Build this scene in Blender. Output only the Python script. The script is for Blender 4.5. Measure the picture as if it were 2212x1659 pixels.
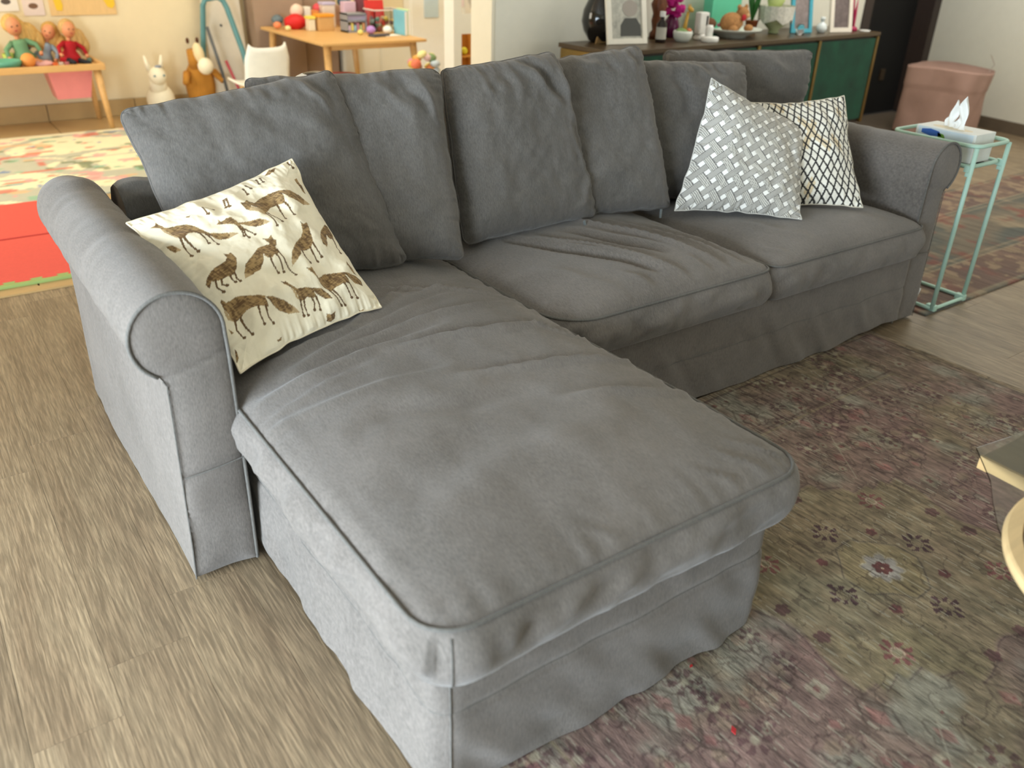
import bpy, bmesh, math, random
import numpy as np
from mathutils import Matrix, Vector
random.seed(4)
RNG = np.random.RandomState(7)
for o in list(bpy.data.objects): bpy.data.objects.remove(o)
C = bpy.context.scene.collection
sc = bpy.context.scene

# ------------------------------------------------------------------ camera, world, lights, exposure
cam = bpy.data.objects.new('camera', bpy.data.cameras.new('camera')); C.objects.link(cam)
CR = Matrix(((0.8175, 0.2529, -0.5174), (-0.5752, 0.4018, -0.7125), (0.0277, 0.8801, 0.4740)))
cam.matrix_world = Matrix.Translation((-0.300, -2.614, 1.309)) @ CR.to_4x4()
cam.data.sensor_width = 36; cam.data.lens = 1822 / 2212 * 36
cam.data.clip_start = 0.02
cam.data.dof.use_dof = True; cam.data.dof.focus_distance = 2.25; cam.data.dof.aperture_fstop = 2.7
sc.camera = cam
w = bpy.data.worlds.new('world'); sc.world = w; w.use_nodes = True
w.node_tree.nodes['Background'].inputs[0].default_value = (0.75, 0.87, 1, 1)
w.node_tree.nodes['Background'].inputs[1].default_value = 1.0
sc.view_settings.view_transform = 'Standard'; sc.view_settings.look = 'None'
sc.view_settings.exposure = 0.0; sc.view_settings.gamma = 1.0
sc.view_settings.use_curve_mapping = False
sc.cycles.use_denoising = True
sc.cycles.max_bounces = 6; sc.cycles.diffuse_bounces = 4; sc.cycles.transparent_max_bounces = 6
sc.cycles.sample_clamp_indirect = 6

def area(name, loc, target, sx, sy, power, col):
    l = bpy.data.lights.new(name, 'AREA'); l.shape = 'RECTANGLE'; l.size = sx; l.size_y = sy
    l.energy = power; l.color = col
    o = bpy.data.objects.new(name, l); C.objects.link(o); o.location = loc
    o.rotation_euler = (Vector(target) - Vector(loc)).to_track_quat('-Z', 'Y').to_euler()
    return o
area('window_daylight', (-2.02, -1.95, 0.66), (0.3, -1.75, 0.26), 2.1, 1.2, 215, (0.76, 0.89, 1.0))
area('front_window_daylight', (5.2, -4.35, 1.5), (5.4, 1.5, 0.9), 2.6, 1.6, 26, (0.92, 0.95, 1.0))
area('playroom_daylight', (-1.9, 3.0, 1.6), (2.4, 3.9, 0.5), 1.8, 1.6, 74, (1.0, 0.94, 0.79))
area('playroom_ceiling_lamp', (2.7, 2.8, 2.6), (2.8, 3.2, 0), 1.4, 1.4, 40, (1.0, 0.92, 0.76))
area('back_wall_fill', (5.0, 0.2, 2.62), (5.0, 0.4, 0), 1.6, 1.2, 46, (1.0, 0.97, 0.91))  # unseen fill light, added to brighten the back wall above the sideboard

# ------------------------------------------------------------------ helpers
def lin(c):
    if isinstance(c, str): c = [int(c[i:i + 2], 16) / 255 for i in (0, 2, 4)]
    return tuple(x / 12.92 if x <= 0.04045 else ((x + 0.055) / 1.055) ** 2.4 for x in c)

MATS = {}
def mat(name, col, rough=0.6, metal=0.0, noise=0.08, scale=12, bump=0.0, bscale=60, stretch=(1, 1, 1), sheen=0.0, trans=0.0, attr=None, ior=1.45, coat=0.0, dark=None):
    if name in MATS: return MATS[name]
    m = bpy.data.materials.new(name); m.use_nodes = True; MATS[name] = m
    nt = m.node_tree; N = nt.nodes; L = nt.links; b = N['Principled BSDF']
    b.inputs['Roughness'].default_value = rough; b.inputs['Metallic'].default_value = metal
    b.inputs['Sheen Weight'].default_value = sheen; b.inputs['Transmission Weight'].default_value = trans
    b.inputs['IOR'].default_value = ior; b.inputs['Coat Weight'].default_value = coat
    c = lin(col)
    tc = N.new('ShaderNodeTexCoord'); mp = N.new('ShaderNodeMapping'); mp.inputs['Scale'].default_value = stretch
    L.new(tc.outputs['Object'], mp.inputs['Vector'])
    nz = N.new('ShaderNodeTexNoise'); nz.inputs['Scale'].default_value = scale; nz.inputs['Detail'].default_value = 6
    nz.inputs['Roughness'].default_value = 0.65
    L.new(mp.outputs[0], nz.inputs['Vector'])
    mx = N.new('ShaderNodeMix'); mx.data_type = 'RGBA'; mx.blend_type = 'MULTIPLY'
    rm = N.new('ShaderNodeMapRange'); rm.inputs['From Min'].default_value = 0.3; rm.inputs['From Max'].default_value = 0.7
    rm.inputs['To Min'].default_value = 1 - noise; rm.inputs['To Max'].default_value = 1 + noise
    L.new(nz.outputs['Fac'], rm.inputs['Value'])
    cb = N.new('ShaderNodeCombineColor')
    for i in range(3): L.new(rm.outputs[0], cb.inputs[i])
    mx.inputs['Factor'].default_value = 1
    if attr:
        at = N.new('ShaderNodeAttribute'); at.attribute_name = attr; L.new(at.outputs['Color'], mx.inputs['A'])
    else: mx.inputs['A'].default_value = (*c, 1)
    L.new(cb.outputs[0], mx.inputs['B']); L.new(mx.outputs['Result'], b.inputs['Base Color'])
    if bump:
        n2 = N.new('ShaderNodeTexNoise'); n2.inputs['Scale'].default_value = bscale; n2.inputs['Detail'].default_value = 4
        L.new(mp.outputs[0], n2.inputs['Vector'])
        bp = N.new('ShaderNodeBump'); bp.inputs['Strength'].default_value = bump; bp.inputs['Distance'].default_value = 0.004
        L.new(n2.outputs['Fac'], bp.inputs['Height']); L.new(bp.outputs[0], b.inputs['Normal'])
    return m

def fabric(name, c1, c2, fine=420, sheen=0.25):
    """brushed cotton: blotchy wear, fine slub streaks and a weave bump"""
    m = bpy.data.materials.new(name); m.use_nodes = True; MATS[name] = m
    nt = m.node_tree; N = nt.nodes; L = nt.links; b = N['Principled BSDF']
    b.inputs['Roughness'].default_value = 0.93; b.inputs['Sheen Weight'].default_value = sheen
    b.inputs['Sheen Roughness'].default_value = 0.5; b.inputs['Specular IOR Level'].default_value = 0.2
    tc = N.new('ShaderNodeTexCoord')
    big = N.new('ShaderNodeTexNoise'); big.inputs['Scale'].default_value = 4.5; big.inputs['Detail'].default_value = 5; big.inputs['Roughness'].default_value = 0.6
    L.new(tc.outputs['Object'], big.inputs['Vector'])
    mp = N.new('ShaderNodeMapping'); mp.inputs['Scale'].default_value = (1, 0.22, 0.22)
    L.new(tc.outputs['Object'], mp.inputs['Vector'])
    fn = N.new('ShaderNodeTexNoise'); fn.inputs['Scale'].default_value = fine; fn.inputs['Detail'].default_value = 3; fn.inputs['Roughness'].default_value = 0.7
    L.new(mp.outputs[0], fn.inputs['Vector'])
    md = N.new('ShaderNodeMath'); md.operation = 'MULTIPLY_ADD'; md.inputs[1].default_value = 1.5; md.inputs[2].default_value = -0.25
    L.new(fn.outputs['Fac'], md.inputs[0])
    ad = N.new('ShaderNodeMath'); ad.operation = 'MULTIPLY_ADD'; ad.inputs[1].default_value = 0.9
    L.new(big.outputs['Fac'], ad.inputs[0]); L.new(md.outputs[0], ad.inputs[2])
    rm = N.new('ShaderNodeMapRange'); rm.inputs['From Min'].default_value = 0.55; rm.inputs['From Max'].default_value = 1.35
    L.new(ad.outputs[0], rm.inputs['Value'])
    mx = N.new('ShaderNodeMix'); mx.data_type = 'RGBA'; mx.inputs['A'].default_value = (*lin(c1), 1); mx.inputs['B'].default_value = (*lin(c2), 1)
    L.new(rm.outputs[0], mx.inputs['Factor']); L.new(mx.outputs['Result'], b.inputs['Base Color'])
    wr = N.new('ShaderNodeTexNoise'); wr.inputs['Scale'].default_value = 26; wr.inputs['Detail'].default_value = 3
    L.new(tc.outputs['Object'], wr.inputs['Vector'])
    b1 = N.new('ShaderNodeBump'); b1.inputs['Strength'].default_value = 0.12; b1.inputs['Distance'].default_value = 0.006
    L.new(wr.outputs['Fac'], b1.inputs['Height'])
    b2 = N.new('ShaderNodeBump'); b2.inputs['Strength'].default_value = 0.35; b2.inputs['Distance'].default_value = 0.001
    L.new(fn.outputs['Fac'], b2.inputs['Height']); L.new(b1.outputs[0], b2.inputs['Normal']); L.new(b2.outputs[0], b.inputs['Normal'])
    return m

# value noise in numpy
class VN:
    def __init__(s, seed): s.t = np.random.RandomState(seed).rand(64, 64)
    def __call__(s, x, y):
        x = np.asarray(x, float); y = np.asarray(y, float)
        xi = np.floor(x).astype(int); yi = np.floor(y).astype(int); fx = x - xi; fy = y - yi
        fx = fx * fx * (3 - 2 * fx); fy = fy * fy * (3 - 2 * fy); t = s.t
        a = t[xi % 64, yi % 64]; b = t[(xi + 1) % 64, yi % 64]; c = t[xi % 64, (yi + 1) % 64]; d = t[(xi + 1) % 64, (yi + 1) % 64]
        return (a * (1 - fx) + b * fx) * (1 - fy) + (c * (1 - fx) + d * fx) * fy
    def fbm(s, x, y, o=4, g=0.5):
        r = 0; a = 1; n = 0
        for i in range(o): r = r + a * s(x * 2 ** i + 17.3 * i, y * 2 ** i + 5.1 * i); n += a; a *= g
        return r / n - 0.5

def tag(o, label=None, cat=None, group=None, kind=None):
    if label: o['label'] = label
    if cat: o['category'] = cat
    if group: o['group'] = group
    if kind: o['kind'] = kind
    return o

def thing(name, label, cat, loc=(0, 0, 0), group=None):
    o = bpy.data.objects.new(name, None); C.objects.link(o); o.location = loc; o.empty_display_size = 0.05
    return tag(o, label, cat, group)

def raw(name, V, F, m, parent=None, smooth=True, col=None):
    """V (n,3) world coordinates; F list/array of faces; col (n,3) linear colours per vertex"""
    V = np.asarray(V, float)
    me = bpy.data.meshes.new(name)
    if parent is not None:
        off = np.array(parent_loc(parent)); V = V - off
    else:
        off = V.min(0) * 0.5 + V.max(0) * 0.5; off[2] = V[:, 2].min(); V = V - off
    if isinstance(F, np.ndarray):
        n, k = F.shape
        me.vertices.add(len(V)); me.vertices.foreach_set('co', V.ravel())
        me.loops.add(n * k); me.loops.foreach_set('vertex_index', F.ravel().astype(np.int32))
        me.polygons.add(n); me.polygons.foreach_set('loop_start', np.arange(0, n * k, k, dtype=np.int32))
        me.polygons.foreach_set('loop_total', np.full(n, k, np.int32))
        me.update(calc_edges=True)
    else:
        me.from_pydata(V.tolist(), [], F)
    if smooth: me.polygons.foreach_set('use_smooth', [True] * len(me.polygons))
    if col is not None:
        a = me.color_attributes.new('Print', 'FLOAT_COLOR', 'POINT')
        a.data.foreach_set('color', np.hstack([col, np.ones((len(col), 1))]).astype(np.float32).ravel())
    me.materials.append(m); me.validate(); me.update()
    o = bpy.data.objects.new(name, me); C.objects.link(o)
    if parent is not None: o.parent = parent
    else: o.location = off
    return o

def parent_loc(p):
    l = Vector(p.location)
    while p.parent: p = p.parent; l += Vector(p.location)
    return l

class M:
    """collects primitives (world coordinates)"""
    def __init__(s): s.v = []; s.f = []
    def add(s, V, F):
        n = len(s.v); s.v += [tuple(p) for p in V]; s.f += [tuple(i + n for i in f) for f in F]; return s
    def box(s, x0, x1, y0, y1, z0, z1, bev=0.0, R=None, org=None):
        bm = bmesh.new(); bmesh.ops.create_cube(bm, size=1)
        for v in bm.verts: v.co = ((x0 + x1) / 2 + v.co.x * (x1 - x0), (y0 + y1) / 2 + v.co.y * (y1 - y0), (z0 + z1) / 2 + v.co.z * (z1 - z0))
        if bev: bmesh.ops.bevel(bm, geom=bm.edges[:], offset=bev, segments=2, affect='EDGES', profile=0.6)
        bm.verts.index_update(); V = [v.co.copy() for v in bm.verts]; F = [[v.index for v in f.verts] for f in bm.faces]; bm.free()
        if R is not None: o_ = Vector(org); V = [o_ + R @ (p - o_) for p in V]
        return s.add(V, F)
    def tube(s, pts, r, n=8, close=False, cap=True):
        P = [Vector(p) for p in pts]; k = len(P); rr = r if hasattr(r, '__len__') else [r] * k
        V = []; F = []; ref = None
        for i, p in enumerate(P):
            a = P[(i - 1) % k] if close or i else p; b = P[(i + 1) % k] if close or i < k - 1 else p
            t = (b - a)
            if t.length < 1e-9: t = Vector((0, 0, 1))
            t.normalize()
            if ref is None: ref = t.orthogonal().normalized()
            ref = (ref - t * ref.dot(t))
            if ref.length < 1e-6: ref = t.orthogonal()
            ref.normalize(); bi = t.cross(ref)
            for j in range(n):
                an = 2 * math.pi * j / n; V.append(p + (ref * math.cos(an) + bi * math.sin(an)) * rr[i])
        for i in range(k if close else k - 1):
            for j in range(n):
                a = i * n + j; b = i * n + (j + 1) % n; c = ((i + 1) % k) * n
                F.append((a, b, c + (j + 1) % n, c + j))
        if cap and not close: F.append(tuple(range(n))[::-1]); F.append(tuple((k - 1) * n + j for j in range(n)))
        return s.add(V, F)
    def lathe(s, prof, loc=(0, 0, 0), n=24, sx=1, sy=1, close=True):
        V = []; F = []; k = len(prof)
        for r, z in prof:
            for j in range(n):
                an = 2 * math.pi * j / n; V.append((loc[0] + r * sx * math.cos(an), loc[1] + r * sy * math.sin(an), loc[2] + z))
        for i in range(k - 1):
            for j in range(n):
                F.append((i * n + j, i * n + (j + 1) % n, (i + 1) * n + (j + 1) % n, (i + 1) * n + j))
        if close: F.append(tuple(range(n))[::-1]); F.append(tuple((k - 1) * n + j for j in range(n)))
        return s.add(V, F)
    def ball(s, c, r, n=16, R=None, bumpy=0.0, seed=0):
        rx, ry, rz = r if hasattr(r, '__len__') else (r, r, r); V = []; F = []; m = n // 2 + 1; rg = random.Random(seed)
        for i in range(m + 1):
            th = math.pi * i / m
            for j in range(n):
                ph = 2 * math.pi * j / n; q = 1 + bumpy * (rg.random() - .5)
                p = Vector((rx * math.sin(th) * math.cos(ph), ry * math.sin(th) * math.sin(ph), rz * math.cos(th))) * q
                if R is not None: p = R @ p
                V.append(Vector(c) + p)
        for i in range(m):
            for j in range(n): F.append((i * n + j, (i + 1) * n + j, (i + 1) * n + (j + 1) % n, i * n + (j + 1) % n))
        return s.add(V, F)
    def prism(s, poly, axis, a, b, R=None, org=None):
        """poly of 2D points extruded from a to b along axis"""
        k = len(poly); mk = {'x': lambda p, t: (t, p[0], p[1]), 'y': lambda p, t: (p[0], t, p[1]), 'z': lambda p, t: (p[0], p[1], t)}[axis]
        V = [Vector(mk(p, a)) for p in poly] + [Vector(mk(p, b)) for p in poly]
        if R is not None: o_ = Vector(org); V = [o_ + R @ (p - o_) for p in V]
        F = [tuple(range(k)), tuple(range(2 * k - 1, k - 1, -1))] + [(i, (i + 1) % k, k + (i + 1) % k, k + i) for i in range(k)]
        return s.add(V, F)
    def rot(s, org, R):
        o_ = Vector(org); s.v = [tuple(o_ + R @ (Vector(p) - o_)) for p in s.v]; return s
    def build(s, name, m, parent=None, smooth=False, label=None, cat=None, group=None, kind=None, sub=0):
        o = raw(name, s.v, s.f, m, parent, smooth)
        bm = bmesh.new(); bm.from_mesh(o.data); bmesh.ops.remove_doubles(bm, verts=bm.verts, dist=1e-5); bmesh.ops.recalc_face_normals(bm, faces=bm.faces); bm.to_mesh(o.data); bm.free()
        if smooth: o.data.polygons.foreach_set('use_smooth', [True] * len(o.data.polygons))
        if sub:
            md = o.modifiers.new('sub', 'SUBSURF'); md.levels = sub; md.render_levels = sub
        return tag(o, label, cat, group, kind)

def Rz(a): return Matrix.Rotation(math.radians(a), 3, 'Z')
def Rx(a): return Matrix.Rotation(math.radians(a), 3, 'X')
def Ry(a): return Matrix.Rotation(math.radians(a), 3, 'Y')
def struct(o): o['kind'] = 'structure'; return o

# ------------------------------------------------------------------ materials
sofa_m = fabric('sofa_fabric', '5c5752', '7d7670')
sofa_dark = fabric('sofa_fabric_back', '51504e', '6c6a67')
sofa_shaded = fabric('sofa_fabric_shaded', '514e4a', '6e6964')  # sofa fabric darkened for the back cushions; their shade is put into the colour
pipe_m = fabric('piping_fabric', '585652', '74716c', sheen=0.1)
def plank_material():
    m = bpy.data.materials.new('oak_plank'); m.use_nodes = True; nt = m.node_tree; N = nt.nodes; L = nt.links; b = N['Principled BSDF']
    b.inputs['Roughness'].default_value = 0.42
    tc = N.new('ShaderNodeTexCoord'); oi = N.new('ShaderNodeObjectInfo')
    cm = N.new('ShaderNodeVectorMath'); cm.operation = 'SCALE'; cm.inputs['Scale'].default_value = 31.0
    cb = N.new('ShaderNodeCombineXYZ'); L.new(oi.outputs['Random'], cb.inputs[0]); L.new(oi.outputs['Random'], cb.inputs[2]); L.new(cb.outputs[0], cm.inputs[0])
    ad = N.new('ShaderNodeVectorMath'); L.new(tc.outputs['Object'], ad.inputs[0]); L.new(cm.outputs[0], ad.inputs[1])
    mp = N.new('ShaderNodeMapping'); mp.inputs['Scale'].default_value = (1, 0.055, 1); L.new(ad.outputs[0], mp.inputs['Vector'])
    mpw = N.new('ShaderNodeMapping'); mpw.inputs['Scale'].default_value = (1, 0.14, 1); L.new(ad.outputs[0], mpw.inputs['Vector'])
    n0 = N.new('ShaderNodeTexNoise'); n0.inputs['Scale'].default_value = 14; n0.inputs['Detail'].default_value = 4; n0.inputs['Distortion'].default_value = 0.6; L.new(mpw.outputs[0], n0.inputs['Vector'])
    n1 = N.new('ShaderNodeTexNoise'); n1.inputs['Scale'].default_value = 190; n1.inputs['Detail'].default_value = 5; n1.inputs['Roughness'].default_value = 0.6; L.new(mp.outputs[0], n1.inputs['Vector'])
    wv = N.new('ShaderNodeTexWave'); wv.wave_type = 'BANDS'; wv.bands_direction = 'X'; wv.inputs['Scale'].default_value = 26; wv.inputs['Distortion'].default_value = 16
    wv.inputs['Detail'].default_value = 3; wv.inputs['Detail Scale'].default_value = 1.2; L.new(mpw.outputs[0], wv.inputs['Vector'])
    r0 = N.new('ShaderNodeValToRGB'); e = r0.color_ramp.elements; e[0].position = 0.3; e[0].color = (*lin('847058'), 1); e[1].position = 0.72; e[1].color = (*lin('a08c70'), 1)
    L.new(n0.outputs['Fac'], r0.inputs[0])
    r1 = N.new('ShaderNodeMapRange'); r1.inputs['From Min'].default_value = 0.42; r1.inputs['From Max'].default_value = 0.62; r1.inputs['To Min'].default_value = 0.68; r1.inputs['To Max'].default_value = 1.10; L.new(n1.outputs['Fac'], r1.inputs['Value'])
    r2 = N.new('ShaderNodeMapRange'); r2.inputs['To Min'].default_value = 0.86; r2.inputs['To Max'].default_value = 1.08; L.new(wv.outputs['Fac'], r2.inputs['Value'])
    r3 = N.new('ShaderNodeMapRange'); r3.inputs['To Min'].default_value = 0.86; r3.inputs['To Max'].default_value = 1.12; L.new(oi.outputs['Random'], r3.inputs['Value'])
    a = N.new('ShaderNodeMath'); a.operation = 'MULTIPLY'; L.new(r1.outputs[0], a.inputs[0]); L.new(r2.outputs[0], a.inputs[1])
    a2 = N.new('ShaderNodeMath'); a2.operation = 'MULTIPLY'; L.new(a.outputs[0], a2.inputs[0]); L.new(r3.outputs[0], a2.inputs[1])
    sc_ = N.new('ShaderNodeVectorMath'); sc_.operation = 'SCALE'; L.new(r0.outputs[0], sc_.inputs[0]); L.new(a2.outputs[0], sc_.inputs['Scale'])
    L.new(sc_.outputs[0], b.inputs['Base Color'])
    bp = N.new('ShaderNodeBump'); bp.inputs['Strength'].default_value = 0.5; bp.inputs['Distance'].default_value = 0.0012; L.new(a.outputs[0], bp.inputs['Height']); L.new(bp.outputs[0], b.inputs['Normal'])
    return m
plank_m = plank_material()
wall_m = mat('wall_paint', 'e9e6d6', 0.85, noise=0.02, bump=0.05)
play_wall_m = mat('playroom_wall_paint', 'ead9b4', 0.85, noise=0.02, bump=0.05)
white_m = mat('white_paint', 'efece2', 0.5, noise=0.02)
tile_m = mat('beige_tile', 'b79a6b', 0.35, noise=0.08, scale=5)
grout_m = mat('grout', '7d6a4c', 0.9)
plank_bed_m = mat('plank_bed', '5f5345', 0.9)
oak_m = mat('light_oak', 'd9ab6c', 0.45, noise=0.10, scale=9, stretch=(1, 8, 8), bump=0.05)
oak2_m = mat('pale_beech', 'c9a773', 0.5, noise=0.12, scale=7, stretch=(9, 1, 9), bump=0.05)
brown_m = mat('dark_brown_wood', '3a2f2a', 0.5, noise=0.12, stretch=(8, 8, 1))
brass_m = mat('aged_brass', '8c7444', 0.35, metal=0.85, noise=0.15, scale=6)
green_velvet = mat('green_velvet', '0b3f2b', 0.95, noise=0.35, scale=7, sheen=0.06)
mint_m = mat('mint_metal', 'b4d6c6', 0.45, noise=0.03)
black_m = mat('black_gloss', '141416', 0.25, noise=0.05)
glass_m = mat('clear_acrylic', 'f4f6f2', 0.03, trans=1.0, ior=1.45, noise=0.0)
def plain(name, c, rough=0.6, **k): return mat(name, c, rough, noise=0.05, **k)

# ------------------------------------------------------------------ room shell
FZ = -0.012
fl = struct(M().box(-3.2, 8.2, -4.8, 1.0, -0.1, FZ).box(5.2, 8.2, 1.0, 1.8, -.1, FZ).build('floor', plank_bed_m)); 
pl_mesh = None
def plank_mesh():
    m_ = M().box(-.0782, .0782, -.4795, .4795, FZ, 0.0, bev=0.0012); return m_
first = None
for k in range(-11, 50):
    x = -0.31 + 0.16 * k * 0.981 + 0.0
    off = [-1.325, -1.19, -1.045, -0.79, -1.44, -0.62, -1.10, -0.90][(k) % 8]
    for j in range(-3, 4):
        yc = off + 0.4825 + 0.965 * j
        if yc - .48 > 0.98 or yc + .48 < -3.3: continue
        y0 = yc - .4822; y1 = min(yc + .4822, 0.975)
        if y1 - y0 < 0.03: continue
        full = abs(y1 - y0 - .9644) < 1e-6
        if full and first is not None:
            o = first.copy(); C.objects.link(o); o.parent = fl; o.location = Vector((x, yc, 0)) - fl.location
        else:
            m_ = M().box(x - .0782, x + .0782, y0, y1, FZ, 0.0, bev=0.0005)
            o = m_.build('plank', plank_m, fl)
            if full:
                o.data.transform(Matrix.Translation(-(Vector((x, yc, 0)) - fl.location)))
                o.location = Vector((x, yc, 0)) - fl.location; first = o
pf = struct(M().box(-3.2, 5.2, 1.0, 4.6, -0.1, FZ).build('floor_playroom', grout_m))
tf = None
for i in range(-3, 9):
    for j in range(6):
        if tf is None:
            tf = M().box(.003, .597, .003, .597, FZ, 0.0, bev=0.002).build('floor_tile', tile_m, pf)
            tf.data.transform(Matrix.Translation(pf.location)); base = tf; tf.location = Vector((i * .6, 1.035 + j * .56, 0)) - pf.location; tf.scale = (1, .56 / .6, 1)
        else:
            o = base.copy(); C.objects.link(o); o.parent = pf; o.location = Vector((i * .6, 1.035 + j * .56, 0)) - pf.location
struct(M().box(-3.2, 2.6, 0.978, 1.034, FZ, 0.006, bev=0.003).build('trim_1', mat('threshold_wood', 'b89765', 0.4, noise=0.1, stretch=(1, 10, 1)), label='pale wooden threshold strip between living room and playroom'))
def wallbox(name, m, *a): return struct(M().box(*a).build(name, m))
wallbox('wall_back', wall_m, 2.55, 5.98, 1.6, 1.78, -0.1, 2.7)
wallbox('wall_back_above_door', wall_m, 5.98, 7.1, 1.6, 1.78, 2.1, 2.7)
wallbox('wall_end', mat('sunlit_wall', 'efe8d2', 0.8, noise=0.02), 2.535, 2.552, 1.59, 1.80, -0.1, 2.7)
# right wall runs at a slight angle
wr = M().box(0, 0.15, -6.2, 0.0, -0.1, 2.7); wr.rot((0, 0, 0), Rz(-10)); wr.v = [(p[0] + 7.03, p[1] + 1.62, p[2]) for p in wr.v]
struct(wr.build('wall_right', wall_m))
br_ = M().box(-0.018, 0.0, -6.0, -0.05, 0, 0.09, bev=0.003); br_.rot((0, 0, 0), Rz(-10)); br_.v = [(p[0] + 7.03, p[1] + 1.62, p[2]) for p in br_.v]
struct(br_.build('baseboard_right', mat('wood_baseboard', '6f6252', 0.5, noise=0.1)))
wallbox('wall_playroom_back', play_wall_m, -3.2, 5.2, 4.42, 4.6, -0.1, 2.7)
wallbox('wall_playroom_right', play_wall_m, 5.0, 5.2, 1.78, 4.42, -0.1, 2.7)
wallbox('wall_front', wall_m, -3.2, 7.6, -4.8, -4.65, -0.1, 2.7)
WX = -2.12
wl = M().box(WX - .18, WX, -4.8, 1.0, -0.1, 0.08).box(WX - .18, WX, -4.8, 1.0, 2.0, 2.7).box(WX - .18, WX, -4.8, -3.2, 0.08, 2.0).box(WX - .18, WX, -0.7, 1.0, 0.08, 2.0)
struct(wl.build('wall_left', wall_m))
wallbox('wall_playroom_left', play_wall_m, -3.2, -3.02, 1.0, 4.6, -0.1, 2.7)
wallbox('wall_playroom_front', play_wall_m, -3.2, WX, 0.85, 1.0, -0.1, 2.7)
wn = M()
for a, b in ((-3.2, -3.14), (-1.98, -1.92), (-0.76, -0.7)): wn.box(WX - .14, WX - .06, a, b, 0.08, 2.0, bev=.005)
wn.box(WX - .14, WX - .06, -3.2, -0.7, 0.08, 0.14, bev=.005).box(WX - .14, WX - .06, -3.2, -0.7, 1.94, 2.0, bev=.005)
struct(wn.build('window_1', white_m))
wallbox('ceiling', white_m, -3.2, 7.9, -4.8, 4.6, 2.7, 2.8)
sk = struct(M().box(-3.2, 5.0, 4.405, 4.42, 0, 0.115).build('baseboard_playroom', grout_m))
for i in range(-3, 8):
    M().box(i * .6 + .003, i * .6 + .597, 4.395, 4.41, 0.0, .115, bev=.002).build('skirting_tile', tile_m, sk)
# dark doorway in the back wall
dr = M().box(5.98, 6.08, 1.585, 1.8, 0, 2.12, bev=.004).box(6.93, 7.04, 1.585, 1.8, 0, 2.12, bev=.004).box(5.98, 7.04, 1.585, 1.8, 2.02, 2.12, bev=.004)
do = struct(dr.build('door_1', brown_m))
M().box(6.08, 6.93, 1.74, 1.79, 0.0, 2.02).build('dark_opening_panel', mat('doorway_darkness', '050404', 0.8, noise=0.2, stretch=(8, 8, 1)), do)  # panel across the opening; the unlit room beyond is put into its colour
M().box(6.60, 6.66, 1.725, 1.745, 0.27, 0.36, bev=.004).build('door_plate', mat('dull_bronze', '3a2c1c', 0.5), do)

# ------------------------------------------------------------------ big sofa
def loop_grid(nx, ny):
    idx = lambda i, j: j * nx + i
    L_ = [idx(i, 0) for i in range(nx)] + [idx(nx - 1, j) for j in range(1, ny)] + [idx(i, ny - 1) for i in range(nx - 2, -1, -1)] + [idx(0, j) for j in range(ny - 2, 0, -1)]
    return np.array(L_)
def gquads(nx, ny, flip=False, off=0):
    i, j = np.meshgrid(np.arange(nx - 1), np.arange(ny - 1)); a = (j * nx + i).ravel() + off
    q = np.stack([a, a + 1, a + nx + 1, a + nx], 1)
    return q[:, ::-1] if flip else q
def round_rect(x, y, x0, x1, y0, y1, r):
    """maps a full rectangle to one with rounded corners; r = (bl, br, tr, tl)"""
    X = x.copy(); Y = y.copy()
    for (cx, cy, sx, sy, rr) in ((x0, y0, 1, 1, r[0]), (x1, y0, -1, 1, r[1]), (x1, y1, -1, -1, r[2]), (x0, y1, 1, -1, r[3])):
        if rr <= 0: continue
        dx = (cx + sx * rr - x) * sx; dy = (cy + sy * rr - y) * sy
        k = (dx > 0) & (dy > 0); mx = np.maximum(dx, dy); ln = np.sqrt(dx ** 2 + dy ** 2) + 1e-12; s_ = mx / ln
        X = np.where(k, cx + sx * rr - sx * dx * s_, X); Y = np.where(k, cy + sy * rr - sy * dy * s_, Y)
    return X, Y
def fold(X, Y, p, q, wd, h, asym=0.0):
    """height of a crease running from p to q"""
    p = np.array(p, float); q = np.array(q, float); d = q - p; L_ = np.linalg.norm(d); d /= L_
    t = ((X - p[0]) * d[0] + (Y - p[1]) * d[1]) / L_; s_ = -(X - p[0]) * d[1] + (Y - p[1]) * d[0]
    s_ = s_ + 0.25 * wd * np.sin(t * 9 + p[0] * 30)
    tp = np.clip(t, 0, 1); fade = np.where((t > -0.15) & (t < 1.15), np.sin(np.pi * np.clip((t + .15) / 1.3, 0, 1)) ** 0.7, 0)
    g = np.exp(-(s_ / wd) ** 2) - 0.5 * np.exp(-((s_ - 1.8 * wd) / (1.3 * wd)) ** 2) * (1 + asym)
    return h * fade * g

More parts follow.
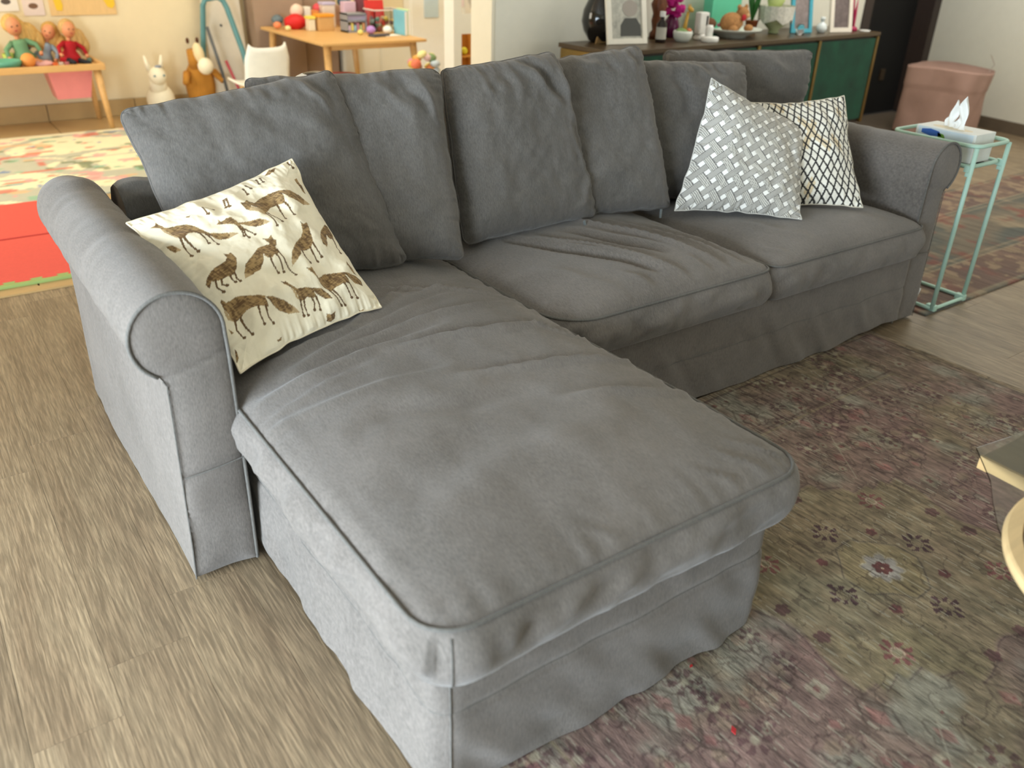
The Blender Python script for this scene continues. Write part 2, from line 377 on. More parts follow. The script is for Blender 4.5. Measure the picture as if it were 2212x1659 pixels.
def seat_cushion(name, label, x0, x1, y0, y1, z0, z1, crown, r, folds=(), gather=0.003, seed=1, bulge=0.018, step=0.011, group='sofa seat cushions', taper=0.0, m=None, corner_seams=(), flare=0.0, pipe=0.0039):
    nz = VN(seed); nx = int((x1 - x0) / step) + 1; ny = int((y1 - y0) / step) + 1
    gx, gy = np.meshgrid(np.linspace(x0, x1, nx), np.linspace(y0, y1, ny)); a = (gx - x0) / (x1 - x0) * 2 - 1; b = (gy - y0) / (y1 - y0) * 2 - 1
    X, Y = round_rect(gx, gy, x0, x1, y0, y1, r)
    X = X + flare * (gx - x0) / (x1 - x0) * np.clip((-1.05 - gy) / .45, 0, 1)
    ed = np.minimum(np.minimum(gx - x0, x1 - gx), np.minimum(gy - y0, y1 - gy))
    Z = z1 + crown * (1 - np.abs(a) ** 3.2) * (1 - np.abs(b) ** 5) ** 0.8
    Z = Z + 0.010 * np.minimum(1, ed / .03) ** .5
    env = np.clip(ed / 0.09, 0, 1)
    Z = Z + env * (0.020 * nz.fbm(gx * 3.1, gy * 3.1, 3) + 0.006 * nz.fbm(gx * 14, gy * 9, 3))
    for f in folds: Z = Z + np.clip(ed / 0.02, 0, 1) * fold(gx, gy, *f)
    ge = np.exp(-ed / 0.035) * np.clip(ed / .008, 0, 1)
    Z = Z + gather * 1.6 * ge * (nz(gx * 55, gy * 4) - .5 + nz(gx * 4, gy * 55 + 9) - .5)
    V = np.stack([X, Y, Z], 2).reshape(-1, 3); F = [gquads(nx, ny)]
    lp = loop_grid(nx, ny); ring = V[lp]; n = len(lp)
    nxt = np.roll(ring, -1, 0) - np.roll(ring, 1, 0); nrm = np.stack([nxt[:, 1], -nxt[:, 0]], 1); nrm /= np.linalg.norm(nrm, axis=1)[:, None] + 1e-9
    s_ = np.concatenate([[0], np.cumsum(np.linalg.norm(np.diff(ring[:, :2], axis=0), axis=1))])
    rows = 12; prev = lp; base = len(V); allV = [V]
    for k in range(1, rows + 1):
        t = k / rows; bl = bulge * math.sin(math.pi * min(1, t)) ** 0.8 - taper * t
        wv = gather * 1.6 * (nz(s_ * 34, t * 2.5 + 0 * s_) - .5) * math.sin(math.pi * t) ** .5 + gather * 3.2 * (nz(s_ * 15 + t * 1.8, t * 2.2 + 0 * s_) - .5) * math.sin(math.pi * t) ** .6 * (1.2 - .6 * t) + 0.010 * (nz(s_ * 5, t * 2 + 3 + 0 * s_) - .5) * math.sin(math.pi * t)
        R_ = ring.copy(); R_[:, :2] += nrm * (bl + wv)[:, None]; R_[:, 2] = ring[:, 2] * (1 - t) + z0 * t + 0.004 * (nz(s_ * 4, 0 * s_ + 7) - .5) * t
        if k == rows: R_[:, :2] = ring[:, :2] - nrm * (0.006 + taper)
        allV.append(R_); cur = base + (k - 1) * n + np.arange(n)
        F.append(np.stack([prev, cur, np.roll(cur, -1), np.roll(prev, -1)], 1)); prev = cur
    V = np.vstack(allV)
    # underside: inner ring to close
    cen = ring.mean(0); inner = V[prev].copy(); inner[:, :2] = cen[:2] + (inner[:, :2] - cen[:2]) * 0.02
    V = np.vstack([V, inner]); cur = np.arange(len(V) - n, len(V)); F.append(np.stack([prev, cur, np.roll(cur, -1), np.roll(prev, -1)], 1))
    root = thing(name, label, 'cushion', ((x0 + x1) / 2, (y0 + y1) / 2, z0), group)
    raw('cushion_cover', V, np.vstack(F), m or sofa_m, root)
    pp = ring.copy(); pp[:, :2] += nrm * 0.002; pp[:, 2] += 0.001
    sel = pp[::2]
    M().tube(sel, pipe, 7, close=True).build('piping', pipe_m, root, smooth=True)
    lo = V[base + (rows - 1) * n: base + rows * n].copy(); lo[:, 2] += 0.003
    for (sx_, sy_) in corner_seams:
        i_ = int(np.argmin(np.hypot(ring[:, 0] - sx_, ring[:, 1] - sy_)))
        path = [tuple(V[base + k * n + i_] + np.array((nrm[i_, 0], nrm[i_, 1], 0)) * .0008) for k in range(rows)]
        M().tube(path, .0015, 5).build('corner_seam', pipe_m, root, smooth=True)
    return root, ring, lo

XA, XB, XC, XE = 0.137, 0.972, 1.815, 2.650
CF = -1.835; SF = -1.075
ch_folds = [((.17, -1.08), (.62, -1.02), 0.0144, 0.0145), ((.30, -1.0), (.75, -.84), 0.0130, 0.0116), ((.52, -1.06), (.93, -1.10), 0.0115, 0.0174), ((.42, -.98), (.90, -.92), 0.0101, 0.0116),
            ((.60, -1.26), (.97, -1.34), 0.0115, 0.0174), ((.55, -.78), (.90, -.78), 0.0086, 0.0087), ((.62, -.70), (.93, -.86), 0.0101, 0.0130), ((.45, -.90), (.72, -.72), 0.0086, 0.0101),
            ((.16, -1.15), (.40, -1.10), 0.0065, 0.0087), ((.16, -1.19), (.52, -1.20), 0.0158, 0.0087), ((.70, -1.45), (.96, -1.52), 0.0144, 0.0130), ((.20, -.95), (.5, -.90), 0.0101, 0.0101),
            ((.85, -1.05), (.96, -1.20), 0.0072, 0.0116), ((.30, -1.30), (.62, -1.38), 0.0324, -0.0116), ((.20, -1.62), (.7, -1.55), 0.0504, 0.0087), ((.88, -1.72), (.95, -1.80), 0.0072, 0.0087), ((.82, -1.74), (.88, -1.82), 0.0065, 0.0072), ((.74, -1.76), (.80, -1.82), 0.0058, 0.0058), ((.45, -1.76), (.5, -1.82), 0.0086, 0.0043)]
chaise, ring, _ = seat_cushion('chaise_cushion', 'long grey chaise cushion with piped edge, nearest the camera', XA, XB, CF, -0.26, 0.286, 0.402, 0.050, (.075, .075, .02, .02), ch_folds, seed=11, bulge=0.020, gather=0.0078, group=None, flare=.016, corner_seams=((XA + .036, CF + .006),))
# vertical corner seam on the chaise cushion and frayed zip end
fz = M()
rg = random.Random(3)
for k in range(16):
    p = Vector((.975, -1.79, .285)); q = p + Vector((rg.uniform(-.005, .02), rg.uniform(-.02, .012), rg.uniform(-.018, .008)))
    fz.tube([p + Vector((rg.uniform(-.008, .008), rg.uniform(-.012, .012), 0)), (p + q) / 2 + Vector((.004, 0, .003)), q], .0007, 4)
fz.build('frayed_zip_end', plain('frayed_white_thread', 'b9bdb4'), chaise, label='frayed whitish zip end')
mid_folds = [((1.18, -.58), (1.38, -.95), .016, -.030), ((1.26, -.6), (1.42, -.9), .012, .016), ((1.46, -.50), (1.60, -.96), .013, .022), ((1.38, -.60), (1.50, -.88), .016, -.020), ((1.58, -.60), (1.70, -1.02), .012, .012), ((1.67, -.66), (1.74, -1.0), .011, .010), ((1.40, -.90), (1.46, -1.04), .010, .010), ((1.10, -.8), (1.2, -1.0), .03, .008), ((1.28, -.95), (1.33, -1.05), .012, .007),
             ((1.60, -.9), (1.63, -1.05), .008, .006), ((1.66, -.93), (1.69, -1.05), .008, .006), ((1.54, -.95), (1.56, -1.05), .008, .005)]
seat_cushion('seat_cushion', 'grey middle seat cushion with deep creases, right of the chaise', XB + .006, XC - .005, SF, -0.26, 0.290, 0.404, 0.052, (.13, .05, .02, .02), mid_folds, seed=5, gather=0.0075, bulge=0.024)
rt_folds = [((1.95, -.75), (2.05, -1.0), .03, .006), ((2.3, -.6), (2.5, -1.0), .04, -.006), ((1.88, -.95), (1.92, -1.05), .014, .006)]
seat_cushion('seat_cushion', 'smoother grey seat cushion at the far right of the sofa by the armrest', XC + .003, XE + .002, SF, -0.26, 0.290, 0.404, 0.048, (.05, .05, .02, .02), rt_folds, seed=9, gather=0.005, bulge=0.022)

sofa = thing('sectional_sofa', 'large grey fabric corner sofa with chaise, rolled arms and loose skirted cover', 'sofa', (1.39, -.7, 0))
def skirt(name, x0, x1, y0, y1, z0, z1, r, seed, seam=0.2, wav=0.010, flare=0.0, hem_fn=None):
    nz = VN(seed); nx = max(8, int((x1 - x0) / .012)); ny = max(8, int((y1 - y0) / .012))
    gx, gy = np.meshgrid(np.linspace(x0, x1, nx), np.linspace(y0, y1, ny)); X, Y = round_rect(gx, gy, x0, x1, y0, y1, r)
    lp = loop_grid(nx, ny); ring = np.stack([X.ravel()[lp], Y.ravel()[lp]], 1); n = len(lp)
    d = np.roll(ring, -1, 0) - np.roll(ring, 1, 0); nr = np.stack([d[:, 1], -d[:, 0]], 1); nr /= np.linalg.norm(nr, axis=1)[:, None] + 1e-9
    s_ = np.concatenate([[0], np.cumsum(np.linalg.norm(np.diff(ring, axis=0), axis=1))])
    rows = 26; Vs = []; F = []
    for k in range(rows + 1):
        t = k / rows; z = z1 + (z0 - z1) * t
        wv = wav * (.25 + .75 * t) * (nz(s_ * 8 + t * 1.5, t * 2.2 + 0 * s_) - .5) + wav * .8 * (nz(s_ * 20 + 5 - t * 4, t * 2.4 + 0 * s_) - .5) * (0.35 + t)
        dip = -0.005 * math.exp(-((z - seam) / .006) ** 2)
        hem = 0.0015 if t > 0.86 else 0
        zz = np.full(n, z)
        if hem_fn is not None: zz = zz + hem_fn(ring[:, 0], ring[:, 1]) * t ** 3
        off = wv + dip + hem + flare * t
        Vs.append(np.stack([ring[:, 0] + nr[:, 0] * off, ring[:, 1] + nr[:, 1] * off, zz], 1))
    for k in range(rows):
        a = k * n + np.arange(n); b = a + n; F.append(np.stack([a, b, np.roll(b, -1), np.roll(a, -1)], 1))
    V = np.vstack(Vs); cen = V[:n].mean(0); cap = V[:n].copy(); cap[:, :2] = cen[:2] + (cap[:, :2] - cen[:2]) * .02
    V = np.vstack([V, cap]); c0 = len(V) - n + np.arange(n); a = np.arange(n); F.append(np.stack([c0, a, np.roll(a, -1), np.roll(c0, -1)], 1))
    o = raw(name, V, np.vstack(F), sofa_m, sofa)
    kk = int(round((z1 - seam) / (z1 - z0) * rows)); sm = Vs[kk][::2].copy()
    M().tube(sm, .0018, 5, close=True).build('seam', pipe_m, o, smooth=True)
    return o, Vs
chz, Vs = skirt('chaise_base', XA + .018, XB - .022, CF + .018, -0.22, 0.008, 0.292, (.045, .045, .01, .01), 21, seam=.205, wav=.017, flare=.004, hem_fn=lambda x, y: 0.02 * np.clip((y + 1.25) / .3, 0, 1) * (x < .3) + .004)
i_ = int(np.argmin(np.hypot(Vs[0][:, 0] - (XA + .046), Vs[0][:, 1] - (CF + .019))))
M().tube([tuple(v_[i_] + np.array((-.0004, -.0009, 0))) for v_ in Vs], .0015, 5).build('corner_seam', pipe_m, chz, smooth=True)
skirt('seat_base', XB - .01, XE + .005, SF + .022, -0.2, 0.012, 0.292, (.01, .02, .01, .01), 22, seam=.16, wav=.015, flare=.0, hem_fn=lambda x, y: 0.022 * np.clip((x - 2.25) / .3, 0, 1) * (y < -1.0))
# backrest
def backrest():
    prof = [(-.235, 0.02), (-.235, .28), (-.225, .5), (-.215, .60), (-.19, .645), (-.14, .672), (-.09, .672), (-.04, .65), (-.012, .60), (-.005, .4), (0.0, .02)]
    prof = np.array(prof); t = np.linspace(0, len(prof) - 1, 60); P = np.stack([np.interp(t, range(len(prof)), prof[:, i]) for i in (0, 1)], 1)
    xs = np.linspace(.145, 2.645, 180); nz = VN(31); V = []
    for x in xs:
        e = min(x - .145, 2.645 - x); sh = 1 - .04 * math.exp(-e / .012)
        for (y, z) in P:
            h = .007 * (nz(x * 7, z * 4 + y * 9) - .5) + .004 * (nz(x * 25, z * 6) - .5)
            V.append((x, -.12 + (y + .12) * sh + h, .3 + (z - .3) * sh + h))
    n = 60; F = []
    q = gquads(n, len(xs)); V = np.array(V); caps = [list(range(n)), list(range((len(xs) - 1) * n, len(xs) * n))[::-1]]
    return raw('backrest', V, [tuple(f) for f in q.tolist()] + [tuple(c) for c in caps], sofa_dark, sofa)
backrest()

def in_poly(px, py, poly):
    ins = np.zeros(px.shape, bool); n = len(poly)
    for i in range(n):
        (x0, y0), (x1, y1) = poly[i], poly[(i + 1) % n]
        if y0 == y1: continue
        c = ((y0 > py) != (y1 > py)) & (px < (x1 - x0) * (py - y0) / (y1 - y0) + x0); ins ^= c
    return ins
def armrest(mirror, seed):
    """scroll arm: profile (x,z) runs from inner floor up over the roll and down the outside"""
    cx, cz, r = 0.0385, 0.597, 0.090
    prof = [(.128, .012), (.130, .2), (.130, .40), (.130, .54)]
    for a in np.linspace(-5, 238, 30): prof.append((cx + r * math.cos(math.radians(a)), cz + r * math.sin(math.radians(a))))
    prof += [(.004, .500), (.002, .40), (-.002, .25), (-.006, .1), (-.010, .012)]
    prof = np.array(prof); seg = np.concatenate([[0], np.cumsum(np.linalg.norm(np.diff(prof, axis=0), axis=1))])
    n = 110; tt = np.linspace(0, seg[-1], n); P = np.stack([np.interp(tt, seg, prof[:, i]) for i in (0, 1)], 1)
    cen = np.array([.05, .45]); nz = VN(seed); ys = np.concatenate([np.linspace(-1.037, -.99, 8), np.linspace(-.98, -.10, 80), np.linspace(-.09, .0, 20)]); V = []
    d = np.gradient(P, axis=0); nr = np.stack([d[:, 1], -d[:, 0]], 1); nr /= np.linalg.norm(nr, axis=1)[:, None]
    roll = np.exp(-((P[:, 1] - cz) / .14) ** 2)
    for y in ys:
        t = (y + 1.037) / 1.037
        sh = 1.0
        if y > -.08: sh = math.sqrt(max(0.02, 1 - ((y + .08) / .085) ** 2)) * .30 + .70
        dis = .010 * (nz(tt * 4, y * 3.5 + 0 * tt) - .5) + .0055 * (nz(tt * 5 + 3 * y, y * 26 + 0 * tt) - .5) * (0.3 + roll) * (0.5 + t) + .010 * (nz(tt * 14 + y * 6, y * 10 + 3 + 0 * tt) - .5) * np.exp(-((y + .12) / .12) ** 2) * roll
        dis = dis * min(1, (y + 1.037) / .03) 
        Q = P.copy(); Q[:, 0] = np.where(P[:, 1] > .45, cx + (P[:, 0] - cx) * sh, P[:, 0]); Q[:, 1] = np.where(P[:, 1] > .45, cz + (P[:, 1] - cz) * sh, P[:, 1])
        Q = Q + nr * dis[:, None]
        V.append(np.stack([Q[:, 0], np.full(n, y), Q[:, 1]], 1))
    ny = len(ys); V = np.vstack(V)
    if mirror: V[:, 0] = 2.775 - V[:, 0]
    F = [tuple(f) for f in gquads(n, ny).tolist()] + [tuple(range((ny - 1) * n, ny * n))]
    arm = raw('armrest', V, F, sofa_m, sofa)
    # front panel: filled profile, slightly padded
    from mathutils.geometry import delaunay_2d_cdt
    gx_, gz_ = np.meshgrid(np.arange(P[:, 0].min(), P[:, 0].max(), .008), np.arange(.012, P[:, 1].max(), .008)); gx_, gz_ = gx_.ravel(), gz_.ravel()
    dist_ = np.min(np.hypot(gx_[:, None] - P[None, :, 0], gz_[:, None] - P[None, :, 1]), 1)
    ok_ = in_poly(gx_, gz_, [tuple(p) for p in P]) & (dist_ > .0035)
    pts2 = [Vector((p[0], p[1])) for p in P] + [Vector((a_, b_)) for a_, b_ in zip(gx_[ok_], gz_[ok_])]
    vo, _, fo, *_r = delaunay_2d_cdt(pts2, [], [list(range(n))], 1, 1e-6)
    bm = bmesh.new(); vs = [bm.verts.new((p[0], -1.037, p[1])) for p in vo]
    for f in fo: bm.faces.new([vs[i_] for i_ in f])
    bmesh.ops.delete(bm, geom=[v for v in bm.verts if not v.link_faces], context='VERTS')
    bt = [v for v in bm.verts if v.is_boundary]; bc = np.array([(v.co.x, v.co.z) for v in bt])
    for v in bm.verts:
        dd = np.min(np.hypot(bc[:, 0] - v.co.x, bc[:, 1] - v.co.z))
        v.co.y -= .012 * (1 - math.exp(-dd / .02)) 
        z = v.co.z
        v.co.y += .004 * math.exp(-((z - .288 - .15 * (v.co.x - .06)) / .006) ** 2) + .005 * math.exp(-((z - .525 - .25 * (v.co.x - .04)) / .006) ** 2)
        v.co.y -= .006 * (float(nz(v.co.x * 14, z * 9)) - .5) * (2.2 if z < .28 else .8)
    me = bpy.data.meshes.new('arm_front_panel'); 
    if mirror:
        for v in bm.verts: v.co.x = 2.775 - v.co.x
    for v in bm.verts: v.co -= Vector(sofa.location)
    bmesh.ops.recalc_face_normals(bm, faces=bm.faces)
    bm.to_mesh(me); bm.free(); me.materials.append(sofa_m); me.polygons.foreach_set('use_smooth', [True] * len(me.polygons))
    fp = bpy.data.objects.new('arm_front_panel', me); C.objects.link(fp); fp.parent = arm
    mx = (lambda x: 2.775 - x) if mirror else (lambda x: x)
    k0 = 0; pts = [(mx(p[0] + q[0] * .001), -1.040, p[1] + q[1] * .001) for p, q in zip(P, nr)]
    cut = [i for i in range(n) if not (P[i, 0] < .02 and P[i, 1] < .515)]
    M().tube([pts[i] for i in cut], .0040, 7).build('piping', pipe_m, arm, smooth=True)
    M().tube([pts[i] for i in range(n) if P[i, 0] < .02 and P[i, 1] < .515], .0016, 5).build('seam', pipe_m, arm)
    M().tube([(mx(.002 + .128 * t), -1.047 - .004 * math.sin(math.pi * t), .281 + .012 * t) for t in np.linspace(0, 1, 9)], .0017, 5).build('seam', pipe_m, arm)
    return arm
armrest(False, 41); armrest(True, 42)
M().box(2.755, 2.780, -1.046, -1.043, .10, .135, R=Ry(25), org=(2.765, -1.045, .115)).build('care_tag', plain('white_tag', 'e8eef2'), sofa, label='small white care tag')
M().box(2.70, 2.74, -1.0, -.96, 0, .03).build('foot', black_m, sofa)
M().box(.17, .20, -1.79, -1.76, 0, .03).build('foot', black_m, sofa)

# ------------------------------------------------------------------ pillow builder
def pillow(name, label, cor, T, n=90, pinch=0.05, fat=(4, .5), r=0.0, folds=(), seed=1, m=None, colfn=None, gather=.003, seam=.0028, lump=.02, group=None, cat='cushion', seam_m=None, sag=0.0, gusset=0.0, rough_edge=0.0):
    BL, BR, TR, TL = [np.array(c, float) for c in cor]; nz = VN(seed)
    u = np.linspace(-1, 1, n); u = np.sin(u * np.pi / 2 * .82) / math.sin(np.pi / 2 * .82)
    a, b = np.meshgrid(u, u)
    A = a * (1 - pinch * (1 - b ** 2)); B = b * (1 - pinch * (1 - a ** 2))
    if r: A, B = round_rect(A, B, -1, 1, -1, 1, (r, r, r, r))
    A = A + rough_edge * (nz(b * 6, 0 * b + 3) - .5) * np.abs(a) ** 6; B = B + rough_edge * (nz(a * 6, 0 * a + 9) - .5) * np.abs(b) ** 6
    s_, t_ = (A + 1) / 2, (B + 1) / 2
    P = ((1 - s_) * (1 - t_))[..., None] * BL + (s_ * (1 - t_))[..., None] * BR + (s_ * t_)[..., None] * TR + ((1 - s_) * t_)[..., None] * TL
    N_ = np.cross(TR - BL, TL - BR); N_ /= np.linalg.norm(N_)      # points to the viewer's side or away, fixed below
    camp = np.array((-.3, -2.6, 1.3))
    if np.dot(camp - BL, N_) < 0: N_ = -N_
    W_ = np.linalg.norm(BR - BL) / 2; H_ = np.linalg.norm(TL - BL) / 2
    prof = ((1 - np.abs(a) ** fat[0]) * (1 - np.abs(b) ** fat[0])) ** fat[1]
    prof = prof * (1 - sag * b)
    ed = np.minimum((1 - np.abs(a)) * W_, (1 - np.abs(b)) * H_)
    env = np.clip(ed / .05, 0, 1)
    h = env * (lump * nz.fbm(a * 2.2 + 5, b * 2.2, 3) + lump * .25 * nz.fbm(a * 8, b * 8, 3))
    h = h + gather * np.exp(-ed / .03) * np.clip(ed / .006, 0, 1) * ((nz(a * 26, b * 2) - .5) * (np.abs(b) > np.abs(a)) + (nz(a * 2, b * 26) - .5) * (np.abs(a) >= np.abs(b))) * 2
    for f in folds: h = h + np.clip(ed / .02, 0, 1) * fold(a * W_, b * H_, (f[0][0] * W_, f[0][1] * H_), (f[1][0] * W_, f[1][1] * H_), *f[2:])
    Vf = P + N_ * (T / 2 * prof + h)[..., None]
    hb = env * lump * nz.fbm(a * 2.2 + 25, b * 2.2 + 9, 2)
    Vb = P - N_ * (T / 2 * prof + hb)[..., None]
    lp = loop_grid(n, n)
    V = np.vstack([Vf.reshape(-1, 3), Vb.reshape(-1, 3)])
    if gusset:
        V[:n * n] += N_ * gusset / 2; V[n * n:] -= N_ * gusset / 2
    q = lp; q2 = lp + n * n
    F = [gquads(n, n), gquads(n, n, True, n * n), np.stack([q, q2, np.roll(q2, -1), np.roll(q, -1)], 1)]
    F = np.vstack(F)
    # orient outward
    if np.dot(np.cross(V[1] - V[0], V[n] - V[0]), N_) < 0: F = F[:, ::-1]
    root = thing(name, label, cat, tuple((BL + BR) / 2 + np.array((0, 0, -.0))), group)
    col = None
    if colfn is not None:
        c = colfn((a + 1) / 2, (b + 1) / 2).reshape(-1, 3); col = np.vstack([c, c])
    raw('cover', V, F, m, root, col=col)
    pp = P.reshape(-1, 3)[lp][::2]
    if gusset:
        M().tube(pp + N_ * gusset / 2, seam, 6, close=True).tube(pp - N_ * gusset / 2, seam, 6, close=True).build('seam', seam_m or m, root, smooth=True)
    else: M().tube(pp, seam, 6, close=True).build('seam', seam_m or m, root, smooth=True)
    return root
m_seam = sofa_shaded
G = 'large grey back cushions along the sofa'
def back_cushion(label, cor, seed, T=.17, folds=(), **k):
    return pillow('back_cushion', label, cor, T, n=110, pinch=.012, fat=(5, .55), r=.10, folds=folds, seed=seed, m=k.pop('m', sofa_shaded), gather=.007, lump=.034, seam=.0028, seam_m=m_seam, group=G, gusset=.012, rough_edge=.03, **k)
c1 = back_cushion('grey back cushion nearest the left arm, behind the fox pillow', [(.22, -.50, .455), (.79, -.585, .462), (.715, -.33, .955), (.155, -.30, .885)], 51,
    folds=[((-.9, -.2), (.5, -.5), .022, .008), ((-.9, -.45), (.2, -.72), .018, .009), ((-.3, .8), (.5, .1), .03, .007), ((.1, .85), (.8, .3), .025, .006), ((.55, .95), (.75, .6), .012, .012), ((.2, .95), (.3, .75), .012, -.008)])
c2 = back_cushion('grey back cushion second from the left, half hidden behind its neighbour', [(.50, -.40, .455), (.955, -.625, .458), (1.035, -.36, .945), (.50, -.22, .93)], 52,
    folds=[((.2, .9), (.6, .5), .016, .010), ((.5, .9), (.8, .5), .014, -.012), ((.7, .95), (.9, .4), .012, .010), ((-.2, .95), (.1, .7), .02, .008)])
c3 = back_cushion('broad grey back cushion third from the left, lit on its face, above the middle seat', [(1.01, -.53, .458), (1.55, -.51, .462), (1.475, -.335, .968), (1.06, -.33, .935)], 53,
    folds=[((.1, .95), (.55, .45), .016, .013), ((-.2, .95), (-.1, .5), .018, -.008), ((.3, .95), (.75, .35), .02, -.014), ((.75, .9), (.8, .2), .016, .012), ((-.6, .9), (-.5, .6), .016, .008), ((.6, -.9), (.9, -.5), .014, .010), ((.7, .1), (.85, -.5), .014, .009)])
c4 = back_cushion('plain grey back cushion just left of the basketweave pillow', [(1.40, -.44, .458), (1.85, -.565, .462), (1.835, -.35, .972), (1.40, -.24, .925)], 54,
    folds=[((.2, .95), (.4, .7), .014, -.010), ((.6, .95), (.7, .7), .012, .010), ((-.2, .9), (.2, .75), .014, .008)])
c5 = back_cushion('grey back cushion with a pinched top edge, directly behind the basketweave pillow', [(1.80, -.42, .458), (2.22, -.60, .460), (2.33, -.39, .895), (1.80, -.25, .915)], 55,
    folds=[((-.25, .95), (-.05, .2), .020, -.020), ((0, .95), (.3, .7), .012, .010), ((.4, .95), (.5, .75), .010, -.008)])
c6 = back_cushion('grey back cushion at the far right end against the armrest', [(2.12, -.36, .458), (2.60, -.46, .462), (2.675, -.43, .930), (2.10, -.20, .93)], 56,
    folds=[((-.3, .95), (-.2, .5), .014, .012), ((.2, .9), (.6, .6), .02, .008)])
zp = plain('zip_pull_grey', '7c8384')
M().box(1.445, 1.452, -.58, -.576, .452, .482, R=Ry(-20), org=(1.45, -.58, .48)).build('zip_pull', zp, c3)
M().box(1.772, 1.779, -.60, -.596, .446, .476).build('zip_pull', zp, c4)

# ------------------------------------------------------------------ fox pillow
def homography(src, dst):
    A_ = []; b_ = []
    for (x, y), (u, v) in zip(src, dst): A_ += [[x, y, 1, 0, 0, 0, -u * x, -u * y], [0, 0, 0, x, y, 1, -v * x, -v * y]]; b_ += [u, v]
    return np.append(np.linalg.solve(np.array(A_, float), np.array(b_, float)), 1).reshape(3, 3)
# the print was sketched on a 2100 wide drawing of the pillow face; corners of that drawing:
HF = homography([(905, 1640), (2000, 1180), (1290, 72), (72, 540)], [(0, 0), (1, 0), (1, 1), (0, 1)])
def uvp(p):
    q = HF @ np.array([p[0], p[1], 1.0]); q = q[:2] / q[2]
    for _ in range(3):      # the padded face bulges towards the drawing
        k = math.sqrt(max(0, (1 - abs(2 * q[0] - 1) ** 2.4) * (1 - abs(2 * q[1] - 1) ** 2.4))) ** 1.5
        q = HF @ np.array([p[0] - k * BULGE[0], p[1] - k * BULGE[1], 1.0]); q = q[:2] / q[2]; q = np.clip(q, -.3, 1.3)
    return q
BULGE = (48, -135)
FOX = [  # body polygons
 [(235,600),(270,580),(275,552),(295,575),(315,585),(340,607),(370,610),(430,585),(500,578),(560,590),(620,620),(680,650),(740,648),(820,645),(835,665),(820,690),(760,697),(720,690),(680,670),(640,655),(600,650),(560,650),(520,665),(490,705),(460,710),(420,690),(380,650),(310,612),(270,605)],
 [(725,575),(745,565),(735,535),(762,560),(800,540),(830,532),(870,555),(890,575),(960,565),(1050,560),(1085,575),(1080,610),(1020,612),(960,595),(905,585),(930,610),(950,640),(935,640),(900,610),(860,590),(800,583),(745,585)],
 [(890,415),(930,415),(940,385),(962,405),(1010,420),(1060,360),(1120,335),(1200,335),(1290,345),(1370,365),(1420,395),(1415,440),(1350,430),(1280,405),(1222,362),(1240,400),(1250,435),(1190,430),(1140,450),(1110,500),(1100,515),(1040,470),(985,445),(970,480),(940,465)],
 [(1385,620),(1370,590),(1400,610),(1430,590),(1440,625),(1450,650),(1465,690),(1475,735),(1455,770),(1420,790),(1375,800),(1375,835),(1350,870),(1305,870),(1298,830),(1320,780),(1340,740),(1385,690),(1395,650)],
 [(1110,735),(1080,705),(1125,715),(1140,690),(1155,720),(1180,735),(1185,770),(1172,775),(1200,820),(1190,850),(1170,840),(1150,870),(1120,870),(1090,850),(1080,830),(1085,890),(1060,950),(1000,985),(940,975),(945,920),(990,860),(1040,790),(1130,758)],
 [(790,850),(780,828),(815,840),(835,818),(845,840),(862,860),(875,880),(880,940),(860,985),(820,1000),(760,1030),(700,1045),(690,1040),(680,1090),(648,1065),(655,1020),(680,980),(720,940),(790,905),(805,870)],
 [(755,1180),(765,1165),(800,1190),(880,1150),(960,1145),(1040,1155),(1090,1180),(1160,1175),(1240,1180),(1300,1210),(1310,1240),(1270,1265),(1200,1250),(1140,1220),(1080,1180),(1100,1220),(1110,1245),(1060,1240),(1010,1240),(950,1250),(915,1280),(880,1310),(850,1300),(820,1260),(780,1230)],
 [(1213,1030),(1245,1040),(1252,1028),(1262,1045),(1285,1065),(1330,1095),(1400,1078),(1470,1078),(1530,1085),(1580,1120),(1610,1165),(1560,1160),(1500,1120),(1475,1100),(1490,1130),(1470,1145),(1420,1140),(1390,1165),(1360,1170),(1330,1120),(1280,1085),(1240,1062)],
 [(1415,930),(1445,935),(1450,918),(1470,945),(1510,1000),(1560,955),(1640,945),(1720,960),(1800,970),(1850,1000),(1860,1045),(1800,1035),(1750,1000),(1715,975),(1740,1010),(1750,1050),(1700,1045),(1650,1060),(1610,1095),(1580,1090),(1530,1050),(1480,985),(1450,965)],
 [(1600,575),(1640,600),(1660,660),(1672,690),(1640,690),(1606,650),(1605,720),(1590,765),(1555,750),(1540,700),(1560,620)],
 [(1070,185),(1110,150),(1160,130),(1150,165),(1110,190)], [(1330,235),(1350,225),(1375,260),(1400,290),(1440,350),(1410,330),(1350,262)],
 [(1565,1265),(1600,1280),(1630,1255),(1632,1300),(1600,1330),(1570,1320)], [(1820,1232),(1838,1236),(1860,1220),(1855,1245),(1830,1252)], [(1175,1450),(1195,1446),(1220,1430),(1215,1455),(1190,1462)],
 [(1740,870),(1752,895),(1790,920),(1830,970),(1800,955),(1735,905)], [(360,765),(400,758),(440,775),(430,820),(390,795)], [(480,520),(500,515),(525,505),(520,528)], [(855,1500),(872,1520),(885,1560),(872,1590),(862,1560)], [(820,1370),(858,1390),(840,1402)]]
